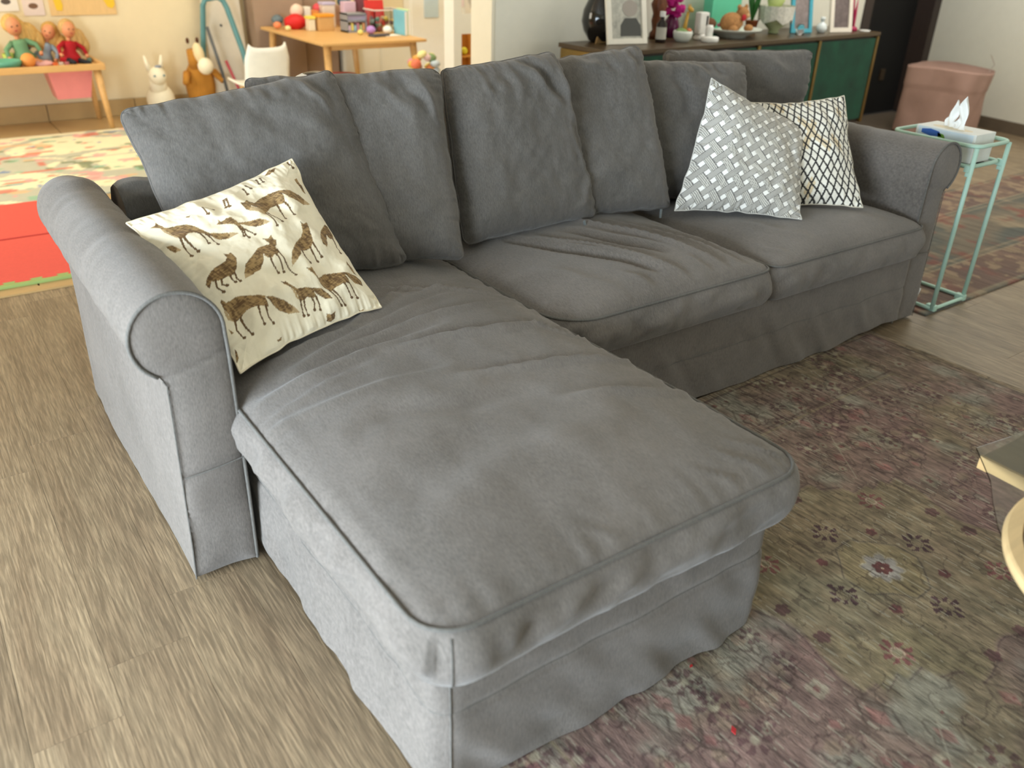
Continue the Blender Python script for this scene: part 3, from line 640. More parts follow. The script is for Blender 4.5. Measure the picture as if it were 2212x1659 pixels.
TIPS = [[(830,645),(900,655),(820,690)], [(1085,570),(1130,600),(1080,612)], [(1420,395),(1475,430),(1415,440)], [(1298,860),(1312,905),(1352,870)], [(938,970),(945,1018),(1005,985)], [(1300,1205),(1365,1252),(1270,1268)], [(440,775),(472,795),(428,820)],
        [(312,610),(380,652),(455,710),(420,705),(340,645)], [(985,448),(1050,475),(1108,515),(1105,535),(1020,500),(970,482)], [(1445,655),(1465,690),(1478,735),(1462,765),(1452,700)], [(1175,775),(1215,840),(1250,880),(1225,860),(1180,800)], [(1280,1088),(1330,1122),(1358,1170),(1335,1160)], [(780,1235),(820,1262),(850,1300),(870,1312),(820,1300),(795,1270)]]
LEGS = [[(460,705),(500,780),(545,838)],[(490,705),(550,760),(595,805)],[(600,650),(645,700),(672,745)],[(650,655),(700,700),(740,745)],[(930,620),(945,650),(975,690)],[(945,625),(985,645),(1020,668)],[(900,610),(925,640),(938,675)],
 [(1100,512),(1140,560),(1185,625)],[(1115,505),(1170,555),(1225,590)],[(1195,430),(1235,495),(1257,548)],[(1245,430),(1290,470),(1328,525)],[(1455,765),(1480,810),(1515,860)],[(1475,740),(1510,790),(1545,832)],[(1385,795),(1410,850),(1450,885)],
 [(1130,860),(1150,910),(1200,960)],[(1175,840),(1215,890),(1245,948)],[(1190,800),(1250,890),(1340,965)],[(720,1035),(730,1080),(780,1112)],[(765,1025),(770,1060),(805,1068)],[(835,995),(845,1015),(870,1037)],[(870,975),(885,1010),(908,1032)],
 [(870,1305),(880,1370),(930,1430)],[(910,1285),(940,1350),(990,1415)],[(1030,1240),(1045,1290),(1078,1350)],[(1085,1240),(1110,1300),(1150,1340)],[(1365,1165),(1380,1220),(1393,1275)],[(1395,1155),(1405,1210),(1425,1272)],[(1455,1138),(1480,1180),(1475,1232)],[(1488,1132),(1515,1180),(1520,1230)],
 [(1590,1090),(1640,1140),(1680,1202)],[(1620,1085),(1670,1140),(1708,1197)],[(1700,1045),(1735,1090),(1762,1142)],[(1745,1040),(1780,1090),(1808,1140)],[(1655,685),(1680,740),(1705,800)],
 [(1000,215),(1018,232),(1030,258)],[(1030,205),(1045,222),(1062,242)],[(920,260),(945,275),(967,292)],[(905,285),(925,305),(947,332)],[(765,380),(775,405),(790,432)],[(780,375),(800,405),(815,432)],[(640,450),(665,450),(692,455)],[(610,460),(630,480),(655,500)],[(1250,90),(1275,120),(1300,150)]]
def seg_dist(px, py, a, b):
    dx, dy = b[0] - a[0], b[1] - a[1]; t = np.clip(((px - a[0]) * dx + (py - a[1]) * dy) / (dx * dx + dy * dy + 1e-12), 0, 1)
    return np.hypot(px - a[0] - t * dx, py - a[1] - t * dy), t
def fox_print(u, v):
    sh = u.shape; u = u.ravel(); v = v.ravel(); nz = VN(77)
    col = np.tile(np.array(lin('f6ebd0')), (len(u), 1))
    brown = np.array(lin('a98a5c')); dark = np.array(lin('6b5133')); pale = np.array(lin('c7ab80'))
    hatch = nz(u * 150 + v * 60, v * 40) * .5 + nz(u * 60, v * 260) * .5
    for i, poly in enumerate(TIPS):
        k = in_poly(u, v, [tuple(uvp(p)) for p in poly]); col[k] = pale * (0.95 + .3 * (hatch[k, None] - .5))
    for poly in FOX:
        P_ = [tuple(uvp(p)) for p in poly]
        k = in_poly(u, v, P_)
        f = np.clip((hatch[k] - .34) * 3.2, 0, 1)[:, None]; col[k] = dark * (1 - f) + brown * f
    for lg in LEGS:
        L_ = [uvp(p) for p in lg]
        for i in range(len(L_) - 1):
            d, t = seg_dist(u, v, L_[i], L_[i + 1]); wd = (0.0062 - .0018 * t) if i == 0 else (0.0045 - .0012 * t)
            col[d < wd] = dark
        d, _ = seg_dist(u, v, L_[-1], L_[-1] + np.array((.004, -.001))); col[d < .0075] = dark
    return col.reshape(sh + (3,))
fox_m = mat('printed_cotton', 'ffffff', 0.9, noise=0.03, bump=0.15, bscale=500, attr='Print', sheen=0.1)
pillow('fox_pillow', 'cream square pillow printed with brown foxes, leaning in the left arm corner', [(.165, -.985, .462), (.575, -.845, .470), (.486, -.560, .788), (.066, -.60, .702)], .16, n=300, pinch=.07, fat=(2.4, .75), seed=61,
       folds=[((.1, .1), (.35, -.9), .020, .010), ((-.7, .1), (-.1, -.35), .030, .011), ((-.5, -.15), (.2, -.45), .022, -.011), ((-.6, -.5), (.1, -.6), .028, .009), ((.2, .75), (.55, .2), .026, -.014), ((.45, .5), (.62, -.2), .022, .012), ((.1, .4), (.3, -.1), .024, .010), ((-.9, .7), (-.5, .2), .02, .009), ((-.2, .9), (0, .3), .02, -.008), ((-.8, -.8), (-.3, -.5), .022, .010), ((.3, -.9), (.8, -.5), .02, .008), ((-.4,.95), (-.3,.6), .014,.010)],
       m=fox_m, colfn=fox_print, rough_edge=.035, gather=.005, lump=.030, seam=.0022, seam_m=plain('cream_cotton', 'e9dcc0'))

def weave_print(u, v):
    k = 10.6; th = math.radians(45); x = (u * math.cos(th) + v * math.sin(th)) * k; y = (-u * math.sin(th) + v * math.cos(th)) * k * 1.05
    fx = x - np.floor(x); fy = y - np.floor(y); ix = np.floor(x).astype(int); iy = np.floor(y).astype(int)
    g = .42; nz = VN(5)
    white = (fx < g) & (fy < g); vert = (fx >= g) & (fy < g); horz = (fx < g) & (fy >= g); cross = (fx >= g) & (fy >= g)
    over_v = ((ix + iy) % 2 == 0)
    isv = vert | (cross & over_v); cr = isv
    s_ = np.where(isv, (fx - g) / (1 - g), (fy - g) / (1 - g))
    line = np.abs((s_ * 4.5) % 1 - .5) > .33
    tone = (nz(ix * .7 + 3, iy * .9) > .45)
    base = np.array(lin('b4b1aa')); lt = np.array(lin('d9d6cc')); dk = np.array(lin('5f5c5a')); wh = np.array(lin('f6f4ee'))
    c = np.where((line & isv)[..., None], dk, np.where(isv[..., None], lt, base))
    c = np.where((line & ~isv & tone)[..., None], np.array(lin('98958f')), c)
    edge = (np.minimum(s_, 1 - s_) < .065) & ~white
    c = np.where(edge[..., None], dk, c); return np.where(white[..., None], wh, c)
pillow('basketweave_pillow', 'white and grey basketweave patterned square pillow in front of the net-patterned one', [(1.835, -.60, .464), (2.135, -.905, .466), (2.36, -.695, .715), (1.965, -.575, .892)], .15, n=330, pinch=.055, fat=(2.4, .75), seed=62,
       folds=[((.4, -.9), (.6, -.3), .02, .008), ((.6, .6), (.75, 0), .02, -.008), ((-.6, .3), (-.3, -.4), .03, .006)], m=fox_m, colfn=weave_print, rough_edge=.035, gather=.007, lump=.022, seam=.002, seam_m=plain('grey_white_cotton', 'cfccc4'))
def net_print(u, v):
    k = 13.5; x = (u * .985 + v * .17) * k; y = (-u * .17 + v * .985) * k * .62
    nz = VN(8); x = x + .12 * np.sin(y * 2.1); row = np.floor(y * 1.0)
    a = (x + y * .98) ; b = (x - y * .98)
    fa = np.abs(a - np.round(a)); fb = np.abs(b - np.round(b)); d = np.minimum(fa, fb)
    line = d < .115
    beige = nz(np.round(a * 1) * .53, np.round(b) * .71) > .78
    c = np.where(beige[..., None], np.array(lin('e6d5b4')), np.array(lin('f4f1e6')))
    return np.where(line[..., None], np.array(lin('2e2c2c')), c)
pillow('net_pillow', 'cream square pillow with black net pattern, by the right armrest', [(2.08, -.69, .464), (2.445, -.935, .468), (2.595, -.665, .800), (2.20, -.56, .790)], .14, n=250, pinch=.06, fat=(2.4, .75), seed=63,
       folds=[((.2, .1), (.7, -.2), .02, .008), ((.4, .8), (.6, .3), .018, -.008)], m=fox_m, colfn=net_print, rough_edge=.04, gather=.007, lump=.02, seam=.002, seam_m=plain('cream_net_cotton', 'ddd6c4'))

# ball wedged behind the cushions
bm = bmesh.new(); bmesh.ops.create_icosphere(bm, subdivisions=1, radius=1); 
bmesh.ops.bevel(bm, geom=bm.verts[:], offset=1.0515 / 3, segments=1, affect='VERTICES')
ball = bpy.data.objects.new('ball', None)
ballr = thing('football', 'black and white ball lying on the sofa back behind the leftmost cushion', 'ball', (.76, -.11, .672))
hexa = M(); pents = []
for f in bm.faces:
    c = f.calc_center_median(); R0 = []
    vs = [v.co for v in f.verts]; k = len(vs); pts = []
    for ring_i, s1 in enumerate((1, .93, .5)):
        for j in range(k):
            for h in range(3):
                p = vs[j].lerp(vs[(j + 1) % k], h / 3); p = c.lerp(p, s1 * .985); q = p.normalized() * (.985 if ring_i == 0 else 1.0); pts.append(q * .125 + Vector((.76, -.11, .797)))
    n3 = 3 * k; F_ = []
    for rI in (0, 1):
        for j in range(n3): F_.append((rI * n3 + j, rI * n3 + (j + 1) % n3, (rI + 1) * n3 + (j + 1) % n3, (rI + 1) * n3 + j))
    pts.append(c.normalized() * .125 + Vector((.76, -.11, .797))); F_ += [(2 * n3 + j, 2 * n3 + (j + 1) % n3, 3 * n3) for j in range(n3)]
    (hexa if k == 6 else (pents.append(M()) or pents[-1])).add(pts, F_)
bm.free()
hexa.build('white_panels', plain('white_leather', 'ecebe6', .4), ballr, smooth=True)
for p_ in pents: p_.build('black_panel', black_m, ballr, smooth=True)

# ------------------------------------------------------------------ rugs
def rug_mesh(name, label, x0, x1, y0, y1, step, colfn, m, thick=.007, rotdeg=0.0, pivot=(0, 0), wob=.0012, cat='rug'):
    nx = int((x1 - x0) / step); ny = int((y1 - y0) / step); gx, gy = np.meshgrid(np.linspace(x0, x1, nx), np.linspace(y0, y1, ny))
    nz = VN(3); c = colfn(gx, gy).reshape(-1, 3)
    Z = thick + wob * nz.fbm(gx * 6, gy * 6, 3)
    V = np.stack([gx, gy, Z], 2).reshape(-1, 3); lp = loop_grid(nx, ny); e = V[lp].copy(); e[:, 2] = 0.0005
    F = np.vstack([gquads(nx, ny), np.stack([lp, len(V) + np.arange(len(lp)), len(V) + np.roll(np.arange(len(lp)), -1), np.roll(lp, -1)], 1)])
    V = np.vstack([V, e]); c = np.vstack([c, c[lp]])
    r_ = math.radians(rotdeg); X = V[:, 0] - pivot[0]; Y = V[:, 1] - pivot[1]
    V[:, 0] = pivot[0] + X * math.cos(r_) - Y * math.sin(r_); V[:, 1] = pivot[1] + X * math.sin(r_) + Y * math.cos(r_)
    root = thing(name, label, cat, ((x0 + x1) / 2, (y0 + y1) / 2, 0))
    raw('pile', V, F, m, root, col=c); return root
def mixc(c, k, col, amt):
    k = (np.clip(k, 0, 1) * amt)[..., None]; return c * (1 - k) + np.array(lin(col)) * k
def rosette(x, y, cx, cy, r, n, ph=0):
    d = np.hypot(x - cx, y - cy); a = np.arctan2(y - cy, x - cx) + ph; return d / (r * (.72 + .28 * np.abs(np.cos(a * n / 2)))), a
def persian(x, y):
    nz = VN(12); n2 = VN(13); n3 = VN(14)
    wx = x + .012 * nz.fbm(x * 18, y * 18, 3); wy = y + .012 * n2.fbm(x * 18, y * 18, 3)
    c = np.tile(np.array(lin('7d6a5f')), x.shape + (1,))
    big = nz.fbm(x * 3.2, y * 3.2, 4)
    c = mixc(c, big * 5 + .2, '806660', .75); c = mixc(c, n2.fbm(x * 3.7 + 4, y * 3.7, 4) * 5 + .2, '7c7158', .75)
    c = mixc(c, n3.fbm(x * 9, y * 7, 4) * 6 - .3, '8d8a7c', .7)
    cx, cy = 1.336, -1.873; X = np.abs(wx - cx); Y = np.abs(wy - cy)
    # central ochre field with stepped outline
    sx_ = np.round(X / .06) * .06; fld = np.maximum(X / .36, (Y + .5 * np.maximum(sx_ - .12, 0)) / .30) + .06 * np.cos(np.arctan2(Y, X) * 8)
    c = mixc(c, (1.0 - fld) * 22, '857a5c', .62)
    c = mixc(c, 1 - np.abs(fld - 1.0) / .012, '51403f', .7)
    octo = np.maximum(np.maximum(X, Y), (X + Y) * .78) / .105
    c = mixc(c, 1 - np.abs(octo - 1) / .035, '4c4540', .85); c = mixc(c, (1 - octo) * 10, '8d7f5c', .5)
    for px, py, r, k1 in ((cx, cy, .052, 0),):
        d, a = rosette(wx, wy, px, py, r, 8); c = mixc(c, (1 - d) * 9, '98928b', .95); c = mixc(c, 1 - np.abs(d - 1) / .07, 'b3ab98', .6)
        d, a = rosette(wx, wy, px, py, .026, 6); c = mixc(c, (1 - d) * 9, '5a2f2e', .95); c = mixc(c, 1 - np.hypot(wx - px, wy - py) / .005, 'c9b9a0', 1)
    def palm(c, px, py, r, col, ph, core='8f8468'):
        d = np.hypot(wx - px, wy - py); a = np.arctan2(wy - py, wx - px)
        lobes = (np.cos(a * 8 + ph + 2.2 * d / r) > -.15) & (d < r * (.86 + .14 * np.cos(a * 4))) & (d > r * .38)
        c = mixc(c, lobes * 1.0, col, .95); c = mixc(c, ((d < r * .42) & (d > .25 * r)) * 1.0, col, .6); return mixc(c, 1 - np.abs(d - r * .32) / (.07 * r), core, .9)
    for sx, sy in ((0, 1), (0, -1), (1, 0), (-1, 0)): c = palm(c, cx + sx * .157, cy + sy * .157, .040, '4a3438', 1.3 * sx)
    for sx, sy in ((1, 1), (1, -1), (-1, 1), (-1, -1)):
        c = palm(c, cx + sx * .22, cy + sy * .17, .040, '7c4f4c', .7, 'b8a890')
        d, a = rosette(wx, wy, cx + sx * .10, cy + sy * .095, .016, 5, sx); c = mixc(c, (1 - d) * 9, '643a3c', .9)
        d, a = rosette(wx, wy, cx + sx * .31, cy + sy * .05, .020, 5, sy); c = mixc(c, (1 - d) * 9, '5a3b3e', .8)
        d, a = rosette(wx, wy, cx + sx * .06, cy + sy * .29, .020, 5, sy); c = mixc(c, (1 - d) * 9, '5a3b3e', .8)
    rg_ = random.Random(9)
    for k in range(300):
        px = rg_.uniform(0, 1.05) ; py = rg_.uniform(0, .88); kind = rg_.randrange(5); r = rg_.uniform(.014, .040); ph = rg_.uniform(0, 6)
        if px < .40 and py < .34 - .4 * max(px - .12, 0): continue
        for sx in (1, -1):
            for sy in (1, -1):
                qx, qy = cx + sx * px, cy + sy * py
                box = (np.abs(gx0[0] - qx) < 0) if False else None
                xs_ = np.searchsorted(x[0], (qx - r * 1.4, qx + r * 1.4)); ys_ = np.searchsorted(y[:, 0], (qy - r * 1.4, qy + r * 1.4))
                sl = (slice(ys_[0], ys_[1]), slice(xs_[0], xs_[1]))
                if ys_[1] <= ys_[0] or xs_[1] <= xs_[0]: continue
                ux, uy, cc = wx[sl], wy[sl], c[sl]
                if kind == 0:
                    d, a = rosette(ux, uy, qx, qy, r, 6, ph); cc = mixc(cc, 1 - np.abs(d - 1) / .14, '503a38', .75); cc = mixc(cc, (.55 - d) * 9, '8d7a68', .7)
                elif kind == 1:
                    d = (np.abs(ux - qx) + np.abs(uy - qy) * .7) / r; cc = mixc(cc, 1 - np.abs(d - 1) / .16, '4e4038', .7); cc = mixc(cc, (.6 - d) * 6, '8a5d58', .6)
                elif kind == 2:
                    d = np.hypot(ux - qx, uy - qy) / r; a = np.arctan2(uy - qy, ux - qx); cc = mixc(cc, ((np.cos(a * 6 + ph) > 0) & (d < 1) & (d > .4)) * 1.0, '55393c', .7); cc = mixc(cc, (.35 - d) * 9, 'a39a84', .7)
                elif kind == 3:
                    d = np.abs(ux - qx - .4 * r * np.sin((uy - qy) / r * 5)) / (.12 * r); cc = mixc(cc, (1.2 - d) * (np.abs(uy - qy) < r), '5a4a42', .6)
                else:
                    d, a = rosette(ux, uy, qx, qy, r * .8, 4, ph); cc = mixc(cc, (1 - d) * 6, '96907c', .55); cc = mixc(cc, (.4 - d) * 8, '6c3f3e', .8)
                c[sl] = cc
    # borders
    bx = np.minimum(x - .13, 2.55 - x); by = np.minimum(-1.062 - y, y + 2.69); bd = np.minimum(bx, np.abs(by) * 1.0 + (by < 0) * 9)
    for w_, col in ((.022, '8d7c62'), (.03, '4b3c36'), (.245, '5c4a42'), (.262, '93876a')): c = mixc(c, 1 - np.abs(bd - w_) / .006, col, .7)
    c = mixc(c, (bd < .02) * 1.0, '84745f', .8)
    # mottled dye and short weft streaks
    mo_ = .55 * nz.fbm(x * 60, y * 48, 3) + .6 * n2.fbm(x * 24, y * 20, 3)
    c = c * (1 + 1.15 * mo_)[..., None]
    st = n2(x * 260, y * 16) * .38 + nz(x * 150 + 9, y * 30) * .36 + n3(x * 300, y * 60) * .26
    c = c * (.99 + 1.35 * (st - .5))[..., None]
    c = mixc(c, ((nz(x * 330, y * 26 + 50) > .84) & (n3.fbm(x * 5, y * 5, 3) > -.08)) * 1.0, 'aba592', .5)
    c = mixc(c, (n3(x * 300 + 20, y * 22 + 50) > .84) * 1.0, '372a26', .45)
    c = mixc(c, ((np.abs(n3.fbm(x * 13, y * 11, 3)) < .010)) * 1.0, '43352f', .45)
    for (p, q) in (((.69, -1.69), (.755, -1.60)), ((1.62, -1.62), (1.75, -1.45)), ((.86, -2.33), (1.02, -2.18))):
        d, t = seg_dist(x, y, p, q); c = mixc(c, 1 - d / .003, 'a8a08c', .6)
    return np.clip(c, 0, 1)
gx0 = None
rug_mat = mat('distressed_pile', 'ffffff', 0.9, noise=0.10, scale=350, stretch=(1, .2, 1), bump=0.35, bscale=420, attr='Print')
persian_rug = rug_mesh('patterned_rug', 'large faded mauve and ochre oriental rug in front of the sofa', .205, 2.55, -2.95, -1.062, .0033, persian, rug_mat, rotdeg=2.0, pivot=(1.336, -1.873))
for i, (px, py, a, s_) in enumerate(((.733, -1.837, 20, .7), (.686, -1.993, 60, 1.3))):
    q = M().prism([(-.007 * s_, 0), (0, .004 * s_), (.009 * s_, .001), (.003, -.004 * s_)], 'z', 0, .002); q.rot((0, 0, 0), Rz(a)); q.v = [(p[0] + px, p[1] + py, p[2] + .0085) for p in q.v]
    q.build('confetti_scrap', plain('red_scrap', 'b0262a'), label=['tiny red dot-like scrap lying on the rug, nearer the chaise skirt', 'small elongated red scrap lying on the rug near the bottom edge'][i], cat='scrap')
def second(x, y):
    nz = VN(22); n2 = VN(23); c = np.tile(np.array(lin('6e6456')), x.shape + (1,))
    c = mixc(c, nz.fbm(x * 4, y * 4, 3) * 6 + .2, '4f5450', .8); c = mixc(c, n2.fbm(x * 7, y * 5, 3) * 7 - .3, '8e7f68', .8); c = mixc(c, n2.fbm(x * 9 + 4, y * 9, 3) * 7 - .6, '7a4a40', .8)
    bd = np.minimum(np.minimum(x - 2.85, 6.0 - x), np.minimum(y + 1.06, -.05 - y))
    k = (bd < .26) & (bd > .03); c = mixc(c, k * 1.0, '70524a', .6); c = mixc(c, k * (nz(x * 22, y * 22) > .62), '9a866c', .6)
    for w_ in (.02, .27, .30): c = mixc(c, 1 - np.abs(bd - w_) / .01, '9b8a70', .8)
    return np.clip(c * (1 + .5 * (nz(x * 200, y * 9) - .5))[..., None], 0, 1)
rug_mesh('patterned_rug', 'older brown and slate patterned rug beyond the mint side table', 2.85, 6.0, -1.06, -.05, .012, second, rug_mat, rotdeg=0)
def playrug(x, y):
    nz = VN(32); n2 = VN(33); n3 = VN(34); c = np.tile(np.array(lin('f0e8c4')), x.shape + (1,))
    p = np.minimum(np.abs(nz.fbm(x * 1.7, y * 1.7, 2)), np.abs(n2.fbm(x * 1.4 + 7, y * 2.0, 2)))
    c = mixc(c, (p < .035) * 1.0, 'b9b9a8', .9)
    for s_, col, th, o_ in ((9, 'd4614e', .84, 0), (8, '5f7fb0', .86, 11), (10, '8bbd9d', .82, 23), (7, 'e3b98a', .80, 31), (11, '6b7a55', .85, 41), (9, 'e8a2a0', .84, 53)):
        c = mixc(c, (n3(x * s_ + o_, y * s_ * 1.6 + o_) > th) * 1.0, col, .75)
    return c
rug_mesh('play_rug', 'pale cream play rug printed with grey roads and coloured dots in the playroom', -1.6, 2.9, 2.28, 3.92, .02, playrug, mat('play_rug_pile', 'ffffff', .9, noise=.04, attr='Print'), cat='rug')

# interlocking foam tiles
foam_red = mat('red_foam', 'e2564a', .75, noise=.04, scale=60); foam_green = mat('green_foam', '9bb269', .8, noise=.04)
def teeth(x0, x1, y, d, n):
    pts = []; wdt = (x1 - x0) / n
    for i in range(n):
        a = x0 + i * wdt
        for t, h in ((.0, 0), (.18, 0), (.12, .8), (.22, 1), (.52, 1), (.62, .8), (.56, 0)): pts.append((a + t * wdt * 1.3, y + d * h))
    return pts
tp = teeth(-.39, .20, 1.108, .020, 6)
for i, (xa, ya) in enumerate(((-.40, 1.10), (-.40, 1.70), (-1.0, 1.10), (-1.0, 1.70))):
    lab = ['red foam floor tile nearest the threshold, beside the sofa arm', 'red foam floor tile touching the play rug, behind the nearest red tile', 'red foam floor tile at the left picture edge by the threshold', 'red foam floor tile at the left edge next to the play rug'][i]
    tl = thing('foam_tile', lab, 'play mat', (xa + .3, ya + .3, 0), 'red foam floor tiles')
    if ya < 1.5:
        low = [(x - (-.40) + xa, y) for x, y in teeth(-.39, .20, 1.118, -.022, 6)]
    else: low = [(xa + .004, ya + .003), (xa + .596, ya + .003)]
    poly = low + [(xa + .597, ya + .15), (xa + .575, ya + .17), (xa + .575, ya + .21), (xa + .597, ya + .23), (xa + .597, ya + .4), (xa + .575, ya + .42), (xa + .575, ya + .46), (xa + .597, ya + .48), (xa + .597, ya + .578), (xa + .002, ya + .578)]
    M().prism(poly, 'z', 0, .011).build('tile_body', foam_red, tl)
for i, xa in enumerate((-.40, -1.0)):
    e = M().prism([(xa, 1.072), (xa + .6, 1.072)] + [(x - (-.40) + xa, y) for x, y in teeth(-.39, .20, 1.117, -.022, 6)][::-1], 'z', 0, .011)
    e.build('foam_edge_strip', foam_green, label=['green scalloped foam border strip beside the sofa arm', 'green scalloped foam border strip at the left picture edge'][i], cat='play mat', group='green foam edge strips')
e2 = M().prism([(.20, 1.072), (.235, 1.072), (.235, 2.27), (.20, 2.27)], 'z', 0, .011)
e2.build('foam_edge_strip', mat('pale_green_foam', 'c9d49a', .8), label='pale green foam border strip running along the right side of the red tiles', cat='play mat', group='green foam edge strips')

# ------------------------------------------------------------------ mint C-shaped side table with tissue box
st = thing('side_table', 'mint green tubular metal C-shaped side table behind the right armrest', 'table', (3.03, -.9, 0))
def arc_rect(x0, x1, y0, y1, z, r, n=6):
    P = []
    for cx, cy, a0 in ((x1 - r, y1 - r, 0), (x0 + r, y1 - r, 90), (x0 + r, y0 + r, 180), (x1 - r, y0 + r, 270)):
        for i in range(n + 1):
            a = math.radians(a0 + 90 * i / n); P.append((cx + r * math.cos(a), cy + r * math.sin(a), z))
    return P
M().tube(arc_rect(2.905, 3.146, -1.052, -.70, .655, .045), .0075, 8, close=True).build('top_rail', mint_m, st, smooth=True)
for x in (2.910, 3.141): M().tube([(x, -1.047, .65), (x, -1.047, .4), (x, -1.047, .012)], .0085, 10).build('leg', mint_m, st, smooth=True)
M().tube(arc_rect(2.905, 3.146, -1.052, -.74, .016, .03), .0075, 8, close=True).build('base_rail', mint_m, st, smooth=True)
for x in (2.918, 3.133): M().box(x - .012, x + .012, -1.06, -1.02, .0, .03, bev=.004).build('foot_joint', mint_m, st)
M().tube(arc_rect(2.922, 3.128, -1.035, -.72, .578, .03), .008, 8, close=True).build('shelf_rail', mint_m, st, smooth=True)
M().prism([(p[0], p[1]) for p in arc_rect(2.926, 3.124, -1.031, -.724, 0, .03)], 'z', .570, .578).build('shelf_panel', plain('dark_green_glass', '2c3a34', .2), st, label='dark shelf panel under the top rail')
for x in (2.912, 3.139): M().box(x - .01, x + .01, -1.05, -1.03, .545, .56, bev=.003).box(x - .006, x + .006, -1.05, -1.02, .56, .585, bev=.002).build('shelf_bracket', mint_m, st)
tb = thing('tissue_box', 'white cardboard tissue box with a blue and green print on the side table', 'tissue box', (3.02, -.9, .582))
M().box(2.945, 3.085, -1.015, -.775, .582, .688, bev=.003).build('carton', plain('tissue_card', 'e3e6e2', .6), tb)
M().box(2.9440, 2.9448, -1.005, -.785, .640, .684).build('side_print', plain('pale_blue_print', 'd3e3ee', .5), tb, label='pale blue printed long side')
M().prism([(-.84, .655), (-.80, .662), (-.80, .676), (-.835, .681), (-.87, .676), (-.885, .66)], 'x', 2.9430, 2.9439).build('logo_patch', plain('blue_print', '3a66b8', .5), tb, label='blue oval printed patch')
M().prism([(-.905, .646), (-.87, .655), (-.865, .672), (-.89, .668)], 'x', 2.9430, 2.9439).build('leaf_patch', plain('green_print', '6aa03c', .5), tb, label='green printed leaf shape')
M().prism([(2.99 + .028 * math.cos(a), -.895 + .08 * math.sin(a)) for a in np.linspace(0, 2 * math.pi, 20, endpoint=False)], 'z', .688, .6885).build('top_opening', plain('cream_card', 'e0d4b8', .6), tb, label='cream oval opening panel')
tn = 26; nz_ = VN(4); tv = []; tf_ = []
for i in range(tn):
    t = i / (tn - 1)
    for j in range(9):
        h = j / 8; wd = .055 * (1 - .55 * h ** 1.5); top = .062 * (1 + .55 * math.sin(t * 9 + .5) * h)
        tv.append((3.0 + (t - .5) * wd * .7 + .012 * math.sin(t * 22) * (.3 + h) , -.895 + (t - .5) * 2 * wd + .006 * math.sin(h * 7 + t * 5), .684 + h * top * (.55 + .9 * float(nz_(t * 5, 2)))))
raw('tissue', tv, gquads(9, tn), plain('tissue_paper', 'f6f7f4', .8), tb)

# ------------------------------------------------------------------ coffee table with clear cover and round tray
ct = thing('coffee_table', 'wood slab coffee table under a clear cover at the right picture edge', 'table', (1.5, -2.4, 0))
slab = [(1.294, -2.014), (1.36, -2.018), (1.95, -2.02), (1.96, -2.75), (1.60, -2.75), (1.50, -2.5), (1.296, -2.31), (1.288, -2.2), (1.293, -2.1)]
M().prism(slab, 'z', .385, .412).build('slab_top', mat('weathered_slab', '8d7a60', .5, noise=.2, scale=6, stretch=(9, 1, 9), bump=.2), ct)
M().prism([(1.2935, -2.012), (1.30, -2.012), (1.296, -2.1), (1.292, -2.2), (1.300, -2.31), (1.292, -2.31), (1.2845, -2.2), (1.2885, -2.1)], 'z', .386, .4122).build('live_edge', oak2_m, ct, label='pale raw live edge strip')
for x, y in ((1.62, -2.16), (1.85, -2.16), (1.70, -2.62), (1.88, -2.62)): M().box(x - .02, x + .02, y - .02, y + .02, 0.009, .386, bev=.004).build('leg', oak2_m, ct)
edge = [(1.314, -1.992), (1.27, -2.03), (1.22, -2.072), (1.16, -2.108), (1.09, -2.155), (1.04, -2.20), (.99, -2.30), (.97, -2.5), (1.0, -2.7), (1.1, -2.85), (1.9, -2.85), (1.93, -2.5), (1.9, -2.04), (1.6, -2.018), (1.42, -2.008)]
M().prism(edge, 'z', .4125, .4160).build('clear_cover', glass_m, ct, label='thin clear cover sheet hanging past the slab')
ty = thing('round_tray', 'round pale wooden tray with a carved groove, on the clear-covered table', 'tray', (1.187, -2.444, .417))
M().lathe([(.001, 0), (.285, 0), (.298, .006), (.300, .014), (.298, .022), (.294, .0245), (.272, .0245), (.2705, .017), (.266, .0150), (.262, .017), (.2605, .0245), (.001, .0245)], (1.187, -2.444, .417), n=120).build('tray_board', mat('pale_wood_tray', 'd8bb8a', .45, noise=.10, scale=6, stretch=(1, 9, 1)), ty, smooth=False)
M().lathe([(.2615, .0158), (.2705, .0158), (.2705, .0166), (.2615, .0166)], (1.187, -2.444, .417), n=120, close=False).build('groove_shade', mat('shaded_groove', '6b5434', .6), ty, label='groove ring darkened with painted shade')  # shade inside the groove is put into the colour of this ring

# ------------------------------------------------------------------ sideboard
SA = 2.5
def SBR(m_): return m_.rot((2.93, 1.0, 0), Rz(SA))
def sbp(x, y): v = Rz(SA) @ Vector((x - 2.93, y - 1.0, 0)); return (v.x + 2.93, v.y + 1.0)
sb = thing('sideboard', 'low sideboard with green velvet doors and brass trim behind the sofa', 'cabinet', (4.2, 1.2, 0))
SBR(M().box(2.945, 5.485, 1.012, 1.44, .14, .725)).build('body', brown_m, sb)
SBR(M().box(2.925, 5.505, .99, 1.455, .725, .75, bev=.004)).build('top', mat('dark_walnut_top', '4b3b26', .35, noise=.15, stretch=(1, 8, 8)), sb)
SBR(M().box(2.932, 2.945, 1.0, 1.44, .14, .722)).build('end_panel', brass_m, sb, label='brushed brass end panel')
SBR(M().box(5.485, 5.498, 1.0, 1.44, .14, .722)).build('end_panel', brass_m, sb, label='brushed brass end panel')
xs = [2.95, 3.545, 4.16, 4.795, 5.48]
for i in range(4):
    d = SBR(M().box(xs[i] + .018, xs[i + 1] - .018, .994, 1.012, .165, .712, bev=.004)).build('door', green_velvet, sb)
for x in xs: SBR(M().box(x - .013, x + .013, .988, 1.012, .14, .722, bev=.002)).build('door_trim', brass_m, sb)
